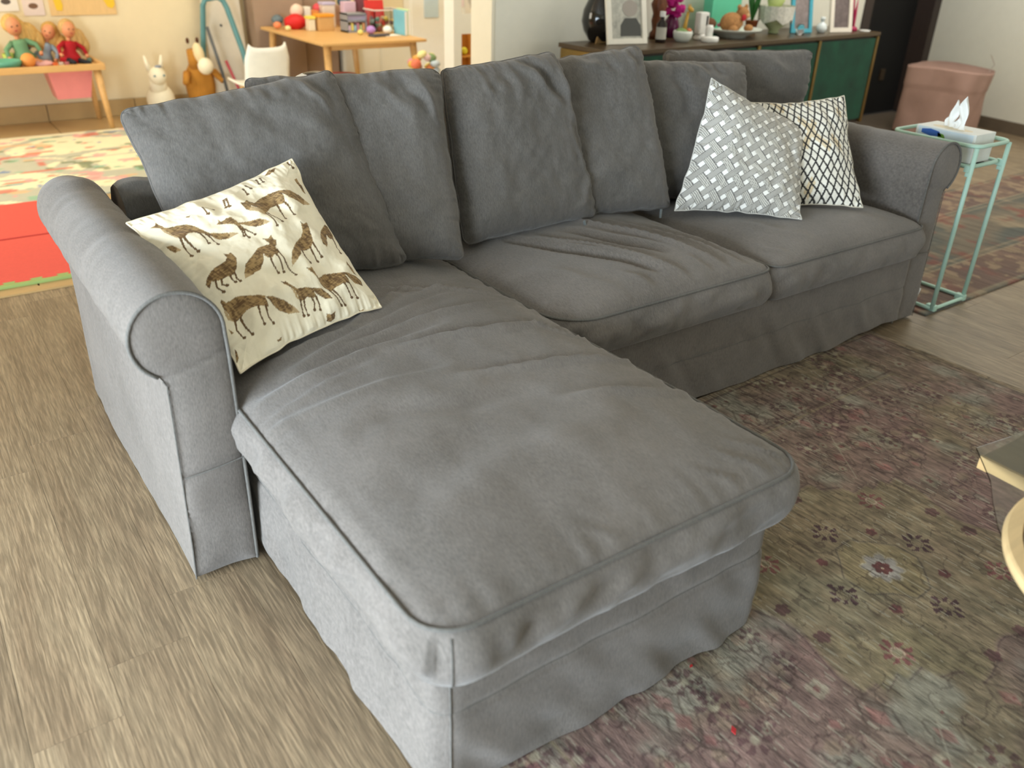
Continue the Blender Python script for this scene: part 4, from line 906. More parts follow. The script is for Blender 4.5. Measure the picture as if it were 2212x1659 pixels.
for x, y in ((3.05, 1.06), (3.05, 1.40), (5.38, 1.06), (5.38, 1.40)):
    M().tube([(*sbp(x, y), .142), (*sbp(x, y), 0)], [.018, .010], 10).build('leg', brass_m, sb)
TZ = .75
def photo_frame(label, x, y, z, wd, h, yaw, tilt, fc, pc, bw=.024, mat_w=.0, group=None, figure=True, strut='6b5a3a'):
    t = thing('photo_frame', label, 'photo frame', (x, y, z), group)
    R = Rz(yaw) @ Rx(-tilt)
    def B(m_): m_.v = [tuple(Vector((x, y, z)) + R @ Vector(p)) for p in m_.v]; return m_
    fr = M(); fr.box(-wd / 2, -wd / 2 + bw, -.012, .008, 0, h, bev=.002).box(wd / 2 - bw, wd / 2, -.012, .008, 0, h, bev=.002).box(-wd / 2 + bw, wd / 2 - bw, -.012, .008, 0, bw, bev=.002).box(-wd / 2 + bw, wd / 2 - bw, -.012, .008, h - bw, h, bev=.002)
    B(fr).build('frame', plain('frame_' + fc, fc, .45), t)
    ph = B(M().box(-wd / 2 + bw, wd / 2 - bw, -.002, .004, bw, h - bw)).build('photo', mat('print_' + pc, pc, .35, noise=.35, scale=22), t)
    if figure:   # blurred portrait: head and shoulders
        cx = .1 * wd; q = M()
        q.prism([(cx + .19 * wd * math.cos(a) * 1.0, h * .56 + .13 * h * math.sin(a)) for a in np.linspace(0, 2 * math.pi, 20, endpoint=False)], 'y', -.0035, -.002)
        B(q).build('printed_face', plain('print_face', 'a39a90', .4), ph)
        q = M().prism([(cx - .26 * wd, bw + .04 * h), (cx + .26 * wd, bw + .04 * h), (cx + .25 * wd, h * .30), (cx + .15 * wd, h * .41), (cx - .14 * wd, h * .41), (cx - .25 * wd, h * .30)], 'y', -.0036, -.002)
        B(q).build('printed_shoulders', plain('print_clothes', '4a4a46', .4), ph)
    B(M().box(-.03, .03, .008, .010, h * .05, h * .7)).build('stand', plain('stand_' + strut, strut, .7), t)
    return t
photo_frame('cream wooden frame holding a grey portrait photo at the left of the sideboard', 3.225, 1.225, TZ, .262, .34, -10, 14, 'efe9da', 'b4b2a6', .03)
vz = thing('smoked_vase', 'dark smoked glass pear-shaped vase at the left end of the sideboard', 'vase', (3.15, 1.39, TZ))
M().lathe([(.001, 0), (.045, 0), (.06, .01), (.092, .06), (.106, .11), (.098, .17), (.07, .23), (.045, .29), (.036, .34), (.04, .38), (.034, .38), (.03, .34), (.001, .33)], (3.15, 1.39, TZ), 32).build('glass_body', plain('smoked_glass', '1a1816', .12, coat=.5), vz, smooth=True)
kc = thing('cardboard_wedge', 'brown cardboard wedge leaning behind the cream frame beside the vase', 'cardboard', (3.16, 1.335, TZ))
q = M().prism([(-.075, 0), (.05, 0), (.05, .20), (.0, .20), (-.03, .15)], 'y', 0, .008); q.v = [(p[0] + 3.16, p[1] + 1.335, p[2] + TZ) for p in q.v]; q.build('card', plain('kraft_card', '9a7a4c', .8), kc)
bt = thing('medicine_bottle', 'dark bottle with white cap and label right of the grey portrait', 'bottle', (3.48, 1.22, TZ))
M().lathe([(.001, 0), (.028, 0), (.03, .005), (.03, .10), (.012, .125), (.012, .14), (.001, .14)], (3.48, 1.22, TZ), 20).build('bottle_body', plain('dark_amber', '221511', .2), bt, smooth=True)
M().lathe([(.001, .14), (.017, .14), (.017, .168), (.001, .168)], (3.48, 1.22, TZ), 16).build('cap', plain('white_cap', 'dedbd6'), bt)
M().lathe([(.0305, .02), (.0305, .085)], (3.48, 1.22, TZ), 20, close=False).build('label', plain('paper_label', 'b9b4a8'), bt)
fg = thing('carved_figurine', 'tall carved brown and gold wooden figurine between portrait and magenta flowers', 'figurine', (3.60, 1.38, TZ))
M().lathe([(.001, 0), (.045, 0), (.045, .03), (.03, .05), (.04, .10), (.033, .14), (.05, .19), (.03, .24), (.04, .29), (.02, .34), (.001, .35)], (3.60, 1.38, TZ), 14).build('carved_body', mat('carved_wood', '6b3a1c', .4, noise=.5, scale=30), fg, smooth=True)
fw = thing('magenta_flowers', 'magenta artificial flowers in a slim vase on the sideboard', 'flowers', (3.74, 1.40, TZ))
M().lathe([(.001, 0), (.035, 0), (.05, .04), (.04, .10), (.02, .13), (.001, .13)], (3.74, 1.40, TZ), 16).build('vase', plain('plum_glass', '5a1440', .2), fw, smooth=True)
for i in range(14):
    a = i * 2.4; rr = .02 + .045 * ((i * 7) % 5) / 5; M().ball((3.74 + rr * math.cos(a), 1.40 + rr * math.sin(a), TZ + .13 + .018 * i), (.035, .035, .022), 8, bumpy=.5, seed=i).build('blossom', plain('magenta_petals', 'c0187e', .7), fw)
gb = thing('succulent_bowl', 'small white bowl of moss with a gold giraffe on the sideboard', 'plant pot', (3.64, 1.20, TZ))
M().lathe([(.001, 0), (.035, 0), (.052, .02), (.058, .05), (.054, .062), (.050, .055), (.001, .045)], (3.64, 1.20, TZ), 28).build('bowl', plain('glazed_white', 'd9ddd2', .3), gb, smooth=True)
M().ball((3.63, 1.20, TZ + .055), (.042, .042, .022), 10, bumpy=.4, seed=2).build('moss', plain('moss_green', '7d9a62', .9), gb)
M().ball((3.67, 1.185, TZ + .062), (.018, .018, .014), 8).build('pebble', plain('coral_pebble', 'd2754f', .7), gb)
gf = M().tube([(3.635, 1.19, TZ + .06), (3.645, 1.19, TZ + .11), (3.655, 1.19, TZ + .165)], [.014, .010, .009], 8).ball((3.66, 1.178, TZ + .178), (.013, .026, .014), 8, Rx(20)).tube([(3.655, 1.19, TZ + .185), (3.655, 1.192, TZ + .205)], .003, 5).tube([(3.668, 1.19, TZ + .185), (3.67, 1.192, TZ + .205)], .003, 5)
gf.build('giraffe', plain('gold_paint', 'c79a3e', .4), gb, smooth=True, label='small gold giraffe head and neck')
dv = thing('white_monitor', 'small white electronic monitor on a stand in the middle of the sideboard', 'device', (3.84, 1.24, TZ))
M().box(3.80, 3.875, 1.22, 1.27, .78, .905, bev=.010).build('housing', plain('white_plastic', 'e9e6de', .35), dv)
M().box(3.850, 3.862, 1.217, 1.222, .83, .885).build('dark_slot', black_m, dv)
M().lathe([(.001, 0), (.04, 0), (.042, .01), (.03, .03), (.018, .035), (.001, .035)], (3.838, 1.245, TZ), 20).build('stand', plain('white_plastic', 'e9e6de', .35), dv, smooth=True)
jr = thing('white_jar', 'low white lidded jar in front of the white monitor', 'jar', (3.83, 1.12, TZ))
M().lathe([(.001, 0), (.048, 0), (.052, .006), (.052, .024), (.048, .03), (.001, .03)], (3.80, 1.13, TZ), 24).build('lid', plain('jar_white', 'f0efe8', .3), jr, smooth=True)
M().lathe([(.001, 0), (.022, 0), (.024, .045), (.018, .06), (.001, .06)], (3.82, 1.16, TZ + .03), 16).build('knob', plain('jar_white', 'f0efe8', .3), jr, smooth=True)
pt = thing('white_plate', 'large shallow white dish carrying the teddy bear', 'plate', (4.15, 1.27, TZ))
M().lathe([(.001, 0), (.085, 0), (.09, .012), (.15, .035), (.18, .048), (.182, .054), (.14, .044), (.08, .022), (.001, .020)], (4.15, 1.27, TZ), 48).build('dish', plain('glazed_dish', 'd9dbd0', .25), pt, smooth=True)
bear = thing('teddy_bear', 'tan teddy bear with a red heart lying on the white dish', 'soft toy', (4.17, 1.27, TZ + .025))
fur = mat('tan_fur', 'a8794a', .95, noise=.25, scale=60, bump=.6, bscale=120)
M().ball((4.13, 1.27, TZ + .085), (.085, .06, .06), 16, bumpy=.05).build('body', fur, bear, smooth=True)
M().ball((4.20, 1.25, TZ + .135), (.045, .04, .042), 14, bumpy=.05).build('head', fur, bear, smooth=True)
for dx in (-.032, .032): M().ball((4.20 + dx, 1.255, TZ + .175), (.016, .01, .016), 8).build('ear', fur, bear, smooth=True)
M().ball((4.205, 1.212, TZ + .127), (.018, .014, .014), 8).build('muzzle', plain('pale_fur', 'c79f70', .9), bear, smooth=True)
for dx, dz in ((-.05, .03), (.06, .03)): M().ball((4.16 + dx * 1.3, 1.22, TZ + .055), (.035, .025, .022), 10).build('paw', fur, bear, smooth=True)
M().ball((4.165, 1.205, TZ + .118), (.020, .010, .020), 10).build('heart', plain('red_felt', 'b3202a', .8), bear, smooth=True)
kt = thing('brown_plush', 'small dark brown plush with pink bow lying behind the teddy bear', 'soft toy', (4.02, 1.36, TZ + .02))
M().ball((4.02, 1.35, TZ + .075), (.05, .04, .035), 12, bumpy=.08).build('body', plain('brown_fur', '6e4c34', .95), kt, smooth=True)
M().ball((4.07, 1.31, TZ + .07), (.022, .012, .012), 8).build('bow', plain('pink_ribbon', 'c46a86', .7), kt, smooth=True)
tg = thing('gift_bag', 'turquoise paper gift bag standing behind the white dish', 'bag', (4.22, 1.41, TZ))
tg_ = M().prism([(-.14, .0), (.14, .0), (.15, .36), (-.15, .36)], 'y', -.035, .035); tg_.rot((0, 0, 0), Rz(4)); tg_.v = [(p[0] + 4.22, p[1] + 1.44, p[2] + TZ) for p in tg_.v]
tg_.build('bag_body', plain('turquoise_paper', '5fc39c', .55), tg)
gp = thing('small_plant', 'spiky green plant in a terracotta pot beside the gift bag', 'plant', (4.50, 1.42, TZ))
M().lathe([(.001, 0), (.03, 0), (.042, .07), (.045, .075), (.001, .07)], (4.50, 1.42, TZ), 16).build('pot', plain('terracotta', '8f4a25', .8), gp, smooth=True)
for i in range(12):
    a = i * 2.39; M().tube([(4.50, 1.42, TZ + .07), (4.50 + .03 * math.cos(a), 1.42 + .03 * math.sin(a), TZ + .18), (4.50 + .06 * math.cos(a), 1.42 + .05 * math.sin(a), TZ + .26 + .05 * (i % 3))], [.007, .008, .001], 5).build('leaf', plain('leaf_green', '2f6a2c', .6), gp)
bg = thing('green_gift_bowl', 'pale green bowl wrapped with a printed napkin on the sideboard', 'bowl', (4.62, 1.33, TZ))
M().lathe([(.001, 0), (.03, 0), (.035, .008), (.03, .02), (.075, .06), (.105, .11), (.11, .15), (.102, .15), (.09, .10), (.001, .04)], (4.62, 1.33, TZ), 28).build('bowl', plain('celadon_glaze', 'b9c294', .35), bg, smooth=True)
q = M(); 
for i in range(16):
    a0 = 2 * math.pi * i / 16; a1 = 2 * math.pi * (i + 1) / 16
    r0, r1 = .112, .118; z0 = .075 + .018 * math.sin(i * 2.1); q.add([(4.62 + r0 * math.cos(a0), 1.33 + r0 * math.sin(a0), TZ + z0), (4.62 + r0 * math.cos(a1), 1.33 + r0 * math.sin(a1), TZ + .075 + .018 * math.sin((i + 1) * 2.1)), (4.62 + r1 * math.cos(a1), 1.33 + r1 * math.sin(a1), TZ + .17), (4.62 + r1 * math.cos(a0), 1.33 + r1 * math.sin(a0), TZ + .17)], [(0, 1, 2, 3)])
q.build('napkin', mat('printed_napkin', 'd5d1c4', .8, noise=.25, scale=60), bg)
M().ball((4.60, 1.33, TZ + .21), (.07, .05, .07), 12, bumpy=.2).build('wrapped_gift', plain('lime_wrap', 'c3cf86', .5), bg, smooth=True)
ga = thing('glass_jar', 'small clear glass jar beside the pale green bowl', 'jar', (4.73, 1.20, TZ))
M().lathe([(.001, 0), (.026, 0), (.028, .05), (.02, .06), (.02, .065), (.001, .065)], (4.73, 1.20, TZ), 16).build('glass', glass_m, ga, smooth=True)
photo_frame('turquoise frame with a small photo on the right half of the sideboard', 4.83, 1.27, TZ, .17, .28, -14, 12, '4aa5b8', '8c7f7c', .026, figure=False)
photo_frame('slim white frame half hidden behind the round bottle on the sideboard', 5.05, 1.40, TZ, .15, .26, 8, 12, 'e4e0d4', '5d6664', .016, figure=False)
pb = thing('perfume_bottle', 'round white glass bottle between the turquoise and cream frames', 'bottle', (4.98, 1.22, TZ))
M().lathe([(.001, 0), (.022, 0), (.034, .018), (.036, .035), (.026, .058), (.012, .066), (.012, .08), (.016, .082), (.016, .10), (.001, .10)], (4.98, 1.22, TZ), 20).build('bottle_body', plain('milk_glass', 'dfe6e4', .15), pb, smooth=True)
photo_frame('cream frame with a pinkish photo near the right end of the sideboard', 5.15, 1.19, TZ, .19, .28, -12, 12, 'e9dfcf', '6f6260', .030, figure=False)
pc = thing('pink_umbrella_toy', 'dark pink cone-shaped ornament at the right end of the sideboard', 'ornament', (5.36, 1.24, TZ))
M().lathe([(.001, 0), (.035, 0), (.03, .02), (.012, .03), (.010, .10), (.001, .22)], (5.36, 1.24, TZ), 14, sx=1).build('cone', plain('dark_pink', 'a81f4e', .5), pc, smooth=True)
q = M().tube([(5.355, 1.24, TZ + .03), (5.32, 1.26, TZ + .28)], [.012, .006], 8); q.build('handle', plain('dark_pink', 'a81f4e', .5), pc, smooth=True)
tgc = thing('white_coaster', 'small flat white coaster at the right end of the sideboard', 'coaster', (5.42, 1.18, TZ))
M().lathe([(.001, 0), (.035, 0), (.037, .004), (.035, .008), (.001, .008)], (5.42, 1.18, TZ), 20).build('disc', plain('jar_white', 'f0efe8', .3), tgc)

# pink soft basket by the right wall
pk = thing('storage_basket', 'dusty pink soft storage basket with folded rim by the right wall', 'basket', (6.28, .95, 0))
nzp = VN(19); V = []; n = 64; rows = 30
for k in range(rows):
    t = k / (rows - 1); z = .49 * t
    for j in range(n):
        a = 2 * math.pi * j / n; c_, s_ = math.cos(a), math.sin(a)
        sq = (abs(c_) ** 4 + abs(s_) ** 4) ** -.25
        wv = .012 * (float(nzp(j * .35, t * 3)) - .5) * 2 + (.004 if t > .72 else 0)
        rx = .20 * (1 + .03 * t) + wv; ry = .27 * (1 + .05 * t) + wv
        V.append((6.28 + rx * sq * c_ + .02 * t, .98 + ry * sq * s_, z + .012 * math.sin(a * 2 + 1) * t))
F = [tuple(f) for f in np.array([(k * n + j, k * n + (j + 1) % n, (k + 1) * n + (j + 1) % n, (k + 1) * n + j) for k in range(rows - 1) for j in range(n)]).tolist()] + [tuple(range(n))[::-1]]
top0 = (rows - 1) * n
V += [(6.30 + (V[top0 + j][0] - 6.30) * .92, .98 + (V[top0 + j][1] - .98) * .92, .40) for j in range(n)]; L2 = len(V) - n
F += [(top0 + j, top0 + (j + 1) % n, L2 + (j + 1) % n, L2 + j) for j in range(n)] + [tuple(L2 + j for j in range(n))]
raw('fabric_body', V, F, mat('dusty_pink_cloth', 'ae8c7e', .8, noise=.06, scale=8, bump=.2, bscale=14), pk)
M().tube([(6.42, .74, .48), (6.43, .72, .53), (6.40, .73, .57), (6.38, .74, .60)], .003, 5).build('drawstring', plain('string', 'b8ada0', .8), pk)

# ------------------------------------------------------------------ playroom
kt_ = thing('kids_table', 'low pale oak children\'s table covered with dolls against the playroom wall', 'table', (.3, 4.1, 0))
M().box(-.45, .945, 3.92, 4.38, .395, .415, bev=.006).build('table_top', oak_m, kt_)
M().box(-.45, .95, 3.915, 3.935, .395, .437, bev=.005).box(.93, .95, 3.935, 4.38, .395, .437, bev=.005).build('rim', oak_m, kt_)
for (x0, y0, x1, y1) in ((.90, 3.96, .925, 3.93), (.90, 4.33, .925, 4.34), (-.40, 3.96, -.43, 3.93), (-.40, 4.33, -.43, 4.34)): M().tube([(x0, y0, .40), (x1, y1, 0)], [.026, .016], 10).build('leg', oak_m, kt_, smooth=True)
bn = thing('pink_bin', 'pink plastic storage bin hanging under the children\'s table', 'storage bin', (.735, 4.12, .2))
q = M(); 
for (w0, w1) in ((1, 1),): q.add([(.60, 4.0, .393), (.88, 4.0, .393), (.88, 4.24, .393), (.60, 4.24, .393), (.635, 4.03, .205), (.845, 4.03, .205), (.845, 4.21, .205), (.635, 4.21, .205)], [(0, 1, 5, 4), (1, 2, 6, 5), (2, 3, 7, 6), (3, 0, 4, 7), (7, 6, 5, 4)])
q.build('tub', plain('pink_plastic', 'ee8f8c', .4), bn)
M().tube([(.595, 3.995, .39), (.885, 3.995, .39), (.885, 4.245, .39), (.595, 4.245, .39)], .006, 6, close=True).build('rim', plain('pink_plastic', 'ee8f8c', .4), bn)
skin = plain('doll_skin', 'dd9468', .5)
def doll(label, x, y, z, lean, hair, dress, s=1.0, side=1, dress2=None):
    t = thing('doll', label, 'doll', (x, y, z))
    R = Rz(lean[1]) @ Ry(lean[0]); O = Vector((x, y, z)); T = lambda m_: setattr(m_, 'v', [tuple(O + R @ (Vector(p) * s)) for p in m_.v]) or m_
    T(M().lathe([(.001, 0), (.055, 0), (.05, .03), (.03, .06), (.034, .09), (.028, .105), (.001, .11)], (0, 0, 0), 16)).build('dress', plain('doll_dress_' + dress, dress, .8), t, smooth=True)
    T(M().tube([(0, 0, .10), (0, 0, .13)], .010, 8)).build('neck', skin, t, smooth=True)
    T(M().ball((0, -.004, .165), (.034, .036, .042), 16)).build('head', skin, t, smooth=True)
    T(M().ball((0, .012, .175), (.043, .036, .043), 14, bumpy=.06).ball((side * .03, .02, .13), (.038, .03, .06), 12, bumpy=.1).ball((side * .060, .02, .115), (.042, .028, .055), 12, bumpy=.1).ball((side * .088, .02, .085), (.03, .025, .05), 12, bumpy=.1)).build('hair', mat('doll_hair_' + hair, hair, .6, noise=.3, scale=90, stretch=(1, 1, .1)), t, smooth=True)
    T(M().ball((-.012, -.0385, .168), .0035, 6)).build('eye', black_m, t); T(M().ball((.012, -.0385, .168), .0035, 6)).build('eye', black_m, t)
    T(M().ball((0, -.037, .148), (.008, .003, .003), 6)).build('mouth', plain('doll_lips', 'b5453f', .5), t)
    for sx in (-1, 1):
        T(M().tube([(sx * .026, 0, .098), (sx * .065, -.015, .075), (sx * .07, -.04, .045)], [.014, .011, .009], 8)).build('sleeve', plain('doll_dress_' + dress, dress, .8), t, smooth=True)
        T(M().tube([(sx * .07, -.04, .045), (sx * .065, -.055, .035)], [.008, .009], 7)).build('hand', skin, t, smooth=True)
        T(M().tube([(sx * .025, -.03, .012), (sx * .035, -.09, .012), (sx * .04, -.13, .010)], [.016, .012, .011], 8)).build('leg', skin if not dress2 else plain('doll_leg_' + dress2, dress2, .8), t, smooth=True)
doll('blond doll in a red dress with a dark skirt sitting on the children\'s table', .79, 4.20, .417, (6, 15), 'c9a265', 'b0121f', 1.28, 1, '20242c')
doll('blond doll in green clothes leaning on the children\'s table, hair falling sideways', .52, 4.24, .417, (-8, 5), 'd0a860', '6f9a72', 1.45, 1)
def simple(name, label, cat, m_, matr, loc, part='body', group=None, smooth=True):
    t = thing(name, label, cat, loc, group); m_.build(part, matr, t, smooth=smooth); return t
doll('doll with long golden hair lying over the other blond doll on the table', .63, 4.31, .417, (22, -20), 'c79a50', '9fb1bd', 1.25, 1)
simple('toy_ball', 'orange toy ball at the front edge of the children\'s table', 'ball', M().ball((.51, 4.05, .417 + .045), .045, 18), plain('orange_toy', 'eb9a4c', .6), (.51, 4.05, .417))
simple('play_cloth', 'crumpled pink and white doll cloth on the children\'s table', 'cloth', M().ball((.60, 4.08, .430), (.075, .05, .022), 18, bumpy=.35, seed=8), mat('pink_white_cloth', 'dba7a3', .9, noise=.25, scale=20), (.60, 4.08, .417))
simple('toy_bowl', 'teal and blue plastic toy bowl at the left end of the children\'s table', 'bowl', M().lathe([(.001, 0), (.08, 0), (.10, .03), (.105, .05), (.095, .05), (.08, .02), (.001, .015)], (.37, 4.06, .417), 24), plain('teal_plastic', '62ab90', .45), (.37, 4.06, .417))
simple('toy_cup', 'lime green toy cup behind the teal bowl', 'cup', M().lathe([(.001, 0), (.028, 0), (.036, .07), (.032, .07), (.025, .01), (.001, .008)], (.42, 4.24, .417), 18), plain('lime_plastic', 'b3c65c', .45), (.42, 4.24, .417))
simple('toy_blocks', 'peach toy box with a red dot behind the lime cup', 'box', M().box(.30, .37, 4.28, 4.34, .417, .53, bev=.005), plain('peach_card', 'dba879', .6), (.33, 4.31, .417), smooth=False)
for i, (x, c_, nm) in enumerate(((.665, 'd8662f', 'orange'), (.70, 'c9b7a8', 'pale'), (.735, 'b06a70', 'rose'), (.905, '6a8f84', 'teal'))):
    simple('toy_piece', f'small {nm} toy piece near the ' + ('right corner of' if i == 3 else 'front of the red dressed doll on') + ' the children\'s table', 'toy', M().box(x - .014, x + .014, 4.02 + (.15 if i == 3 else 0), 4.045 + (.15 if i == 3 else 0), .417, .443, bev=.004), plain('toy_' + nm, c_, .6), (x, 4.03, .417), smooth=False)
# posters and drawings on the playroom wall
po = thing('kraft_poster', 'tan paper poster with two yellow vertical bands on the playroom wall', 'poster', (.98, 4.41, .70))
M().box(.76, 1.19, 4.412, 4.418, .695, 1.05).build('paper', mat('kraft_poster_paper', 'e5bf85', .8, noise=.06, stretch=(6, 1, 1)), po)
M().prism([(.80, .73), (.835, .725), (.845, .76), (.83, .85), (.83, 1.05), (.79, 1.05), (.79, .80)], 'y', 4.409, 4.412).build('yellow_band', plain('poster_yellow', 'edc338', .8), po)
M().prism([(1.135, .745), (1.165, .735), (1.185, .76), (1.18, 1.05), (1.10, 1.05), (1.11, .80)], 'y', 4.409, 4.412).build('yellow_band', plain('poster_yellow', 'edc338', .8), po)
for i, (x, z, wd, h, c_, lab) in enumerate(((.50, .73, .14, .2, 'e9e0d2', 'pale drawing with grey animal marks at the top left of the playroom wall'), (.66, .70, .13, .2, 'e2cfc4', 'second pale drawing with brown marks left of the tan poster'), (3.93, .42, .16, .26, 'f1eed8', 'child drawing of a yellow and blue figure taped on the white wardrobe'), (4.14, .62, .16, .24, 'efe9dc', 'cream drawing with faint lines higher on the white wardrobe'))):
    yo = 0 if i < 2 else -.135
    p_ = thing('drawing', lab, 'drawing', (x, 4.41 + yo, z)); M().box(x - wd / 2, x + wd / 2, 4.413 + yo, 4.418 + yo, z, z + h).build('paper', plain('paper_' + c_, c_, .8), p_)
    mk = [('mark', '5a5148', .3), ('mark', '7a5a44', .35), ('figure', 'efdf7a', .45), ('mark', 'c9c4b8', .3)][i]
    M().prism([(x + wd * .28 * math.cos(a) * (1 + .3 * math.sin(3 * a)), z + h * .5 + h * mk[2] * .9 * math.sin(a)) for a in np.linspace(0, 2 * math.pi, 16, endpoint=False)] if i > 1 else [(x + .03 * math.cos(a), z + .06 + .018 * math.sin(a)) for a in np.linspace(0, 2 * math.pi, 12, endpoint=False)], 'y', 4.4115 + yo, 4.413 + yo).build(mk[0], plain('mark_' + mk[1], mk[1], .8), p_)
    if i == 2: M().prism([(x - .03, z + .22), (x + .03, z + .22), (x + .02, z + .245), (x - .02, z + .245)], 'y', 4.4105 + yo, 4.4115 + yo).build('blue_hat', plain('mark_blue', '9ccbd8', .8), p_)
# plush toys
un = thing('unicorn_plush', 'white plush llama with pricked ears standing by the playroom wall', 'soft toy', (1.33, 4.2, 0))
wf = mat('white_plush', 'efe6cc', .95, noise=.05, bump=.4, bscale=90)
M().ball((1.35, 4.22, .12), (.10, .11, .12), 18).build('body', wf, un, smooth=True); M().tube([(1.34, 4.2, .18), (1.335, 4.17, .28)], [.065, .055], 14).build('neck', wf, un, smooth=True)
M().ball((1.335, 4.15, .30), (.062, .075, .065), 16).build('head', wf, un, smooth=True)
for dx in (-.045, .035): M().tube([(1.335 + dx, 4.17, .34), (1.335 + dx * 1.5, 4.17, .44)], [.022, .008], 8).build('ear', wf, un, smooth=True)
for dx in (-.035, .03): M().ball((1.335 + dx, 4.085, .31), .008, 8).build('eye', plain('teal_eye', '4f7f8c', .3), un)
M().ball((1.345, 4.14, .365), (.025, .02, .012), 8).build('hair_bow', plain('grey_bow', '8c93a0', .7), un)
for dx in (-.05, .05): M().tube([(1.35 + dx, 4.17, .08), (1.35 + dx, 4.13, .0)], [.04, .035], 10).build('leg', wf, un, smooth=True)
mo = thing('kangaroo_plush', 'brown plush animal with a cream muzzle standing against the playroom wall', 'soft toy', (1.66, 4.22, 0))
bf = mat('brown_plush', 'b97f30', .95, noise=.15, bump=.5, bscale=90)
M().ball((1.66, 4.24, .20), (.11, .10, .19), 18).build('body', bf, mo, smooth=True)
M().tube([(1.64, 4.22, .33), (1.625, 4.20, .46)], [.05, .045], 14).build('neck', bf, mo, smooth=True)
M().ball((1.655, 4.16, .44), (.038, .05, .075), 14, Ry(-10)).build('face', plain('cream_plush', 'ecd9ac', .95), mo, smooth=True)
M().ball((1.675, 4.10, .355), (.056, .055, .060), 16).build('muzzle', plain('muzzle_cream', 'f2e8cc', .95), mo, smooth=True)
for dx in (-.04, .03): M().ball((1.635 + dx, 4.19, .525), (.013, .012, .022), 8).build('ear', plain('dark_ear', '54301a', .9), mo, smooth=True)
for dx in (-.055, .055): M().tube([(1.66 + dx, 4.2, .10), (1.66 + dx, 4.15, .0)], [.045, .04], 10).build('leg', bf, mo, smooth=True)
for dx in (-.10, .10): M().tube([(1.66 + dx, 4.2, .30), (1.66 + dx * 1.4, 4.12, .24)], [.028, .022], 8).build('arm', bf, mo, smooth=True)
# easel with teal bent tube
ea = thing('easel', 'white board easel with a bent teal tube frame leaning on the playroom wall', 'easel', (1.9, 4.2, 0))
teal = plain('teal_paint', '5d8f92', .45)
M().tube([(1.70, 4.37, 0), (1.735, 4.30, .45), (1.745, 4.2, .76), (1.765, 4.19, .80), (1.85, 4.18, .815), (1.89, 4.18, .79), (1.91, 4.17, .74), (1.975, 4.12, .44), (2.05, 4.08, 0)], .020, 10).build('tube_frame', teal, ea, smooth=True)
M().box(1.77, 2.06, 4.24, 4.26, .10, .98, bev=.004, R=Rx(-6), org=(1.9, 4.25, 0)).build('board', plain('whiteboard', 'd9cfbd', .3), ea)
M().tube([(1.735, 4.14, .62), (1.80, 4.12, .30), (1.84, 4.10, .0)], .012, 8).build('rear_strut', plain('dark_strut', '56595a', .4), ea, smooth=True)
M().ball((1.86, 4.20, .62), .010, 8).build('knob', black_m, ea)
M().tube([(1.80, 4.00, .40), (1.92, 3.93, .0)], .011, 8).build('red_pole', plain('dark_red_pole', 'a03a44', .5), None, smooth=True, label='dark red pole leaning against the easel', cat='pole')
# children chairs
def shell_chair(label, x, y, yaw, group):
    t = thing('kids_chair', label, 'chair', (x, y, 0), group)
    R = Rz(yaw); O = Vector((x, y, 0)); T = lambda m_: setattr(m_, 'v', [tuple(O + R @ Vector(p)) for p in m_.v]) or m_
    V = []; nu, nv = 13, 17
    for j in range(nv):
        tt = j / (nv - 1); 
        if tt < .5: y_, z_ = -.16 + .32 * tt * 2, .30 - .015 * math.sin(tt * 2 * math.pi)
        else: y_, z_ = .16 + .05 * (tt - .5) * 2, .30 + .26 * (tt - .5) * 2
        for i in range(nu):
            a = i / (nu - 1) * 2 - 1; wd = .165 * (1 - .18 * max(0, tt - .8) * 5 * abs(a) ** 3)
            V.append((a * wd, y_ - .03 * a * a * (tt > .5), z_ + .03 * a ** 4))
    mm = M(); mm.v = V; mm.f = [tuple(f) for f in gquads(nu, nv).tolist()]
    o = T(mm).build('shell', plain('white_shell', 'f7f5ea', .35), t, smooth=True); md = o.modifiers.new('thick', 'SOLIDIFY'); md.thickness = .012
    for sx in (-1, 1):
        for sy in (-1, 1): T(M().tube([(sx * .09, sy * .08, .30), (sx * .15, sy * .15, 0)], [.016, .011], 8)).build('leg', oak_m, t, smooth=True)
shell_chair('white shell chair with wooden legs left of the big playroom desk', 1.86, 3.50, 185, None)
# big desk with clutter
dk = thing('play_desk', 'light oak desk with splayed legs piled with toys in the playroom', 'table', (2.55, 3.6, 0))
M().box(2.15, 2.95, 3.03, 4.18, .585, .605, bev=.006).build('desk_top', oak_m, dk)
for (x0, y0, x1, y1) in ((2.21, 3.10, 2.20, 3.06), (2.87, 3.10, 2.93, 3.06), (2.21, 4.08, 2.17, 4.12), (2.87, 4.08, 2.93, 4.12)): M().tube([(x0, y0, .588), (x1, y1, 0)], [.026, .016], 10).build('leg', oak_m, dk, smooth=True)
M().box(2.24, 2.86, 3.10, 3.12, .55, .586).build('apron', oak_m, dk)
stl = thing('stool', 'pink seated wooden stool under the oak desk', 'stool', (2.5, 3.55, 0))
M().lathe([(.001, .30), (.12, .30), (.125, .31), (.12, .325), (.001, .33)], (2.5, 3.55, 0), 24).build('seat', plain('pink_seat', 'd87a80', .6), stl, smooth=True)
for a in (0, 90, 180, 270): M().tube([(2.5 + .08 * math.cos(math.radians(a)), 3.55 + .08 * math.sin(math.radians(a)), .30), (2.5 + .12 * math.cos(math.radians(a)), 3.55 + .12 * math.sin(math.radians(a)), 0)], [.014, .010], 8).build('leg', oak_m, stl, smooth=True)
DZ = .605
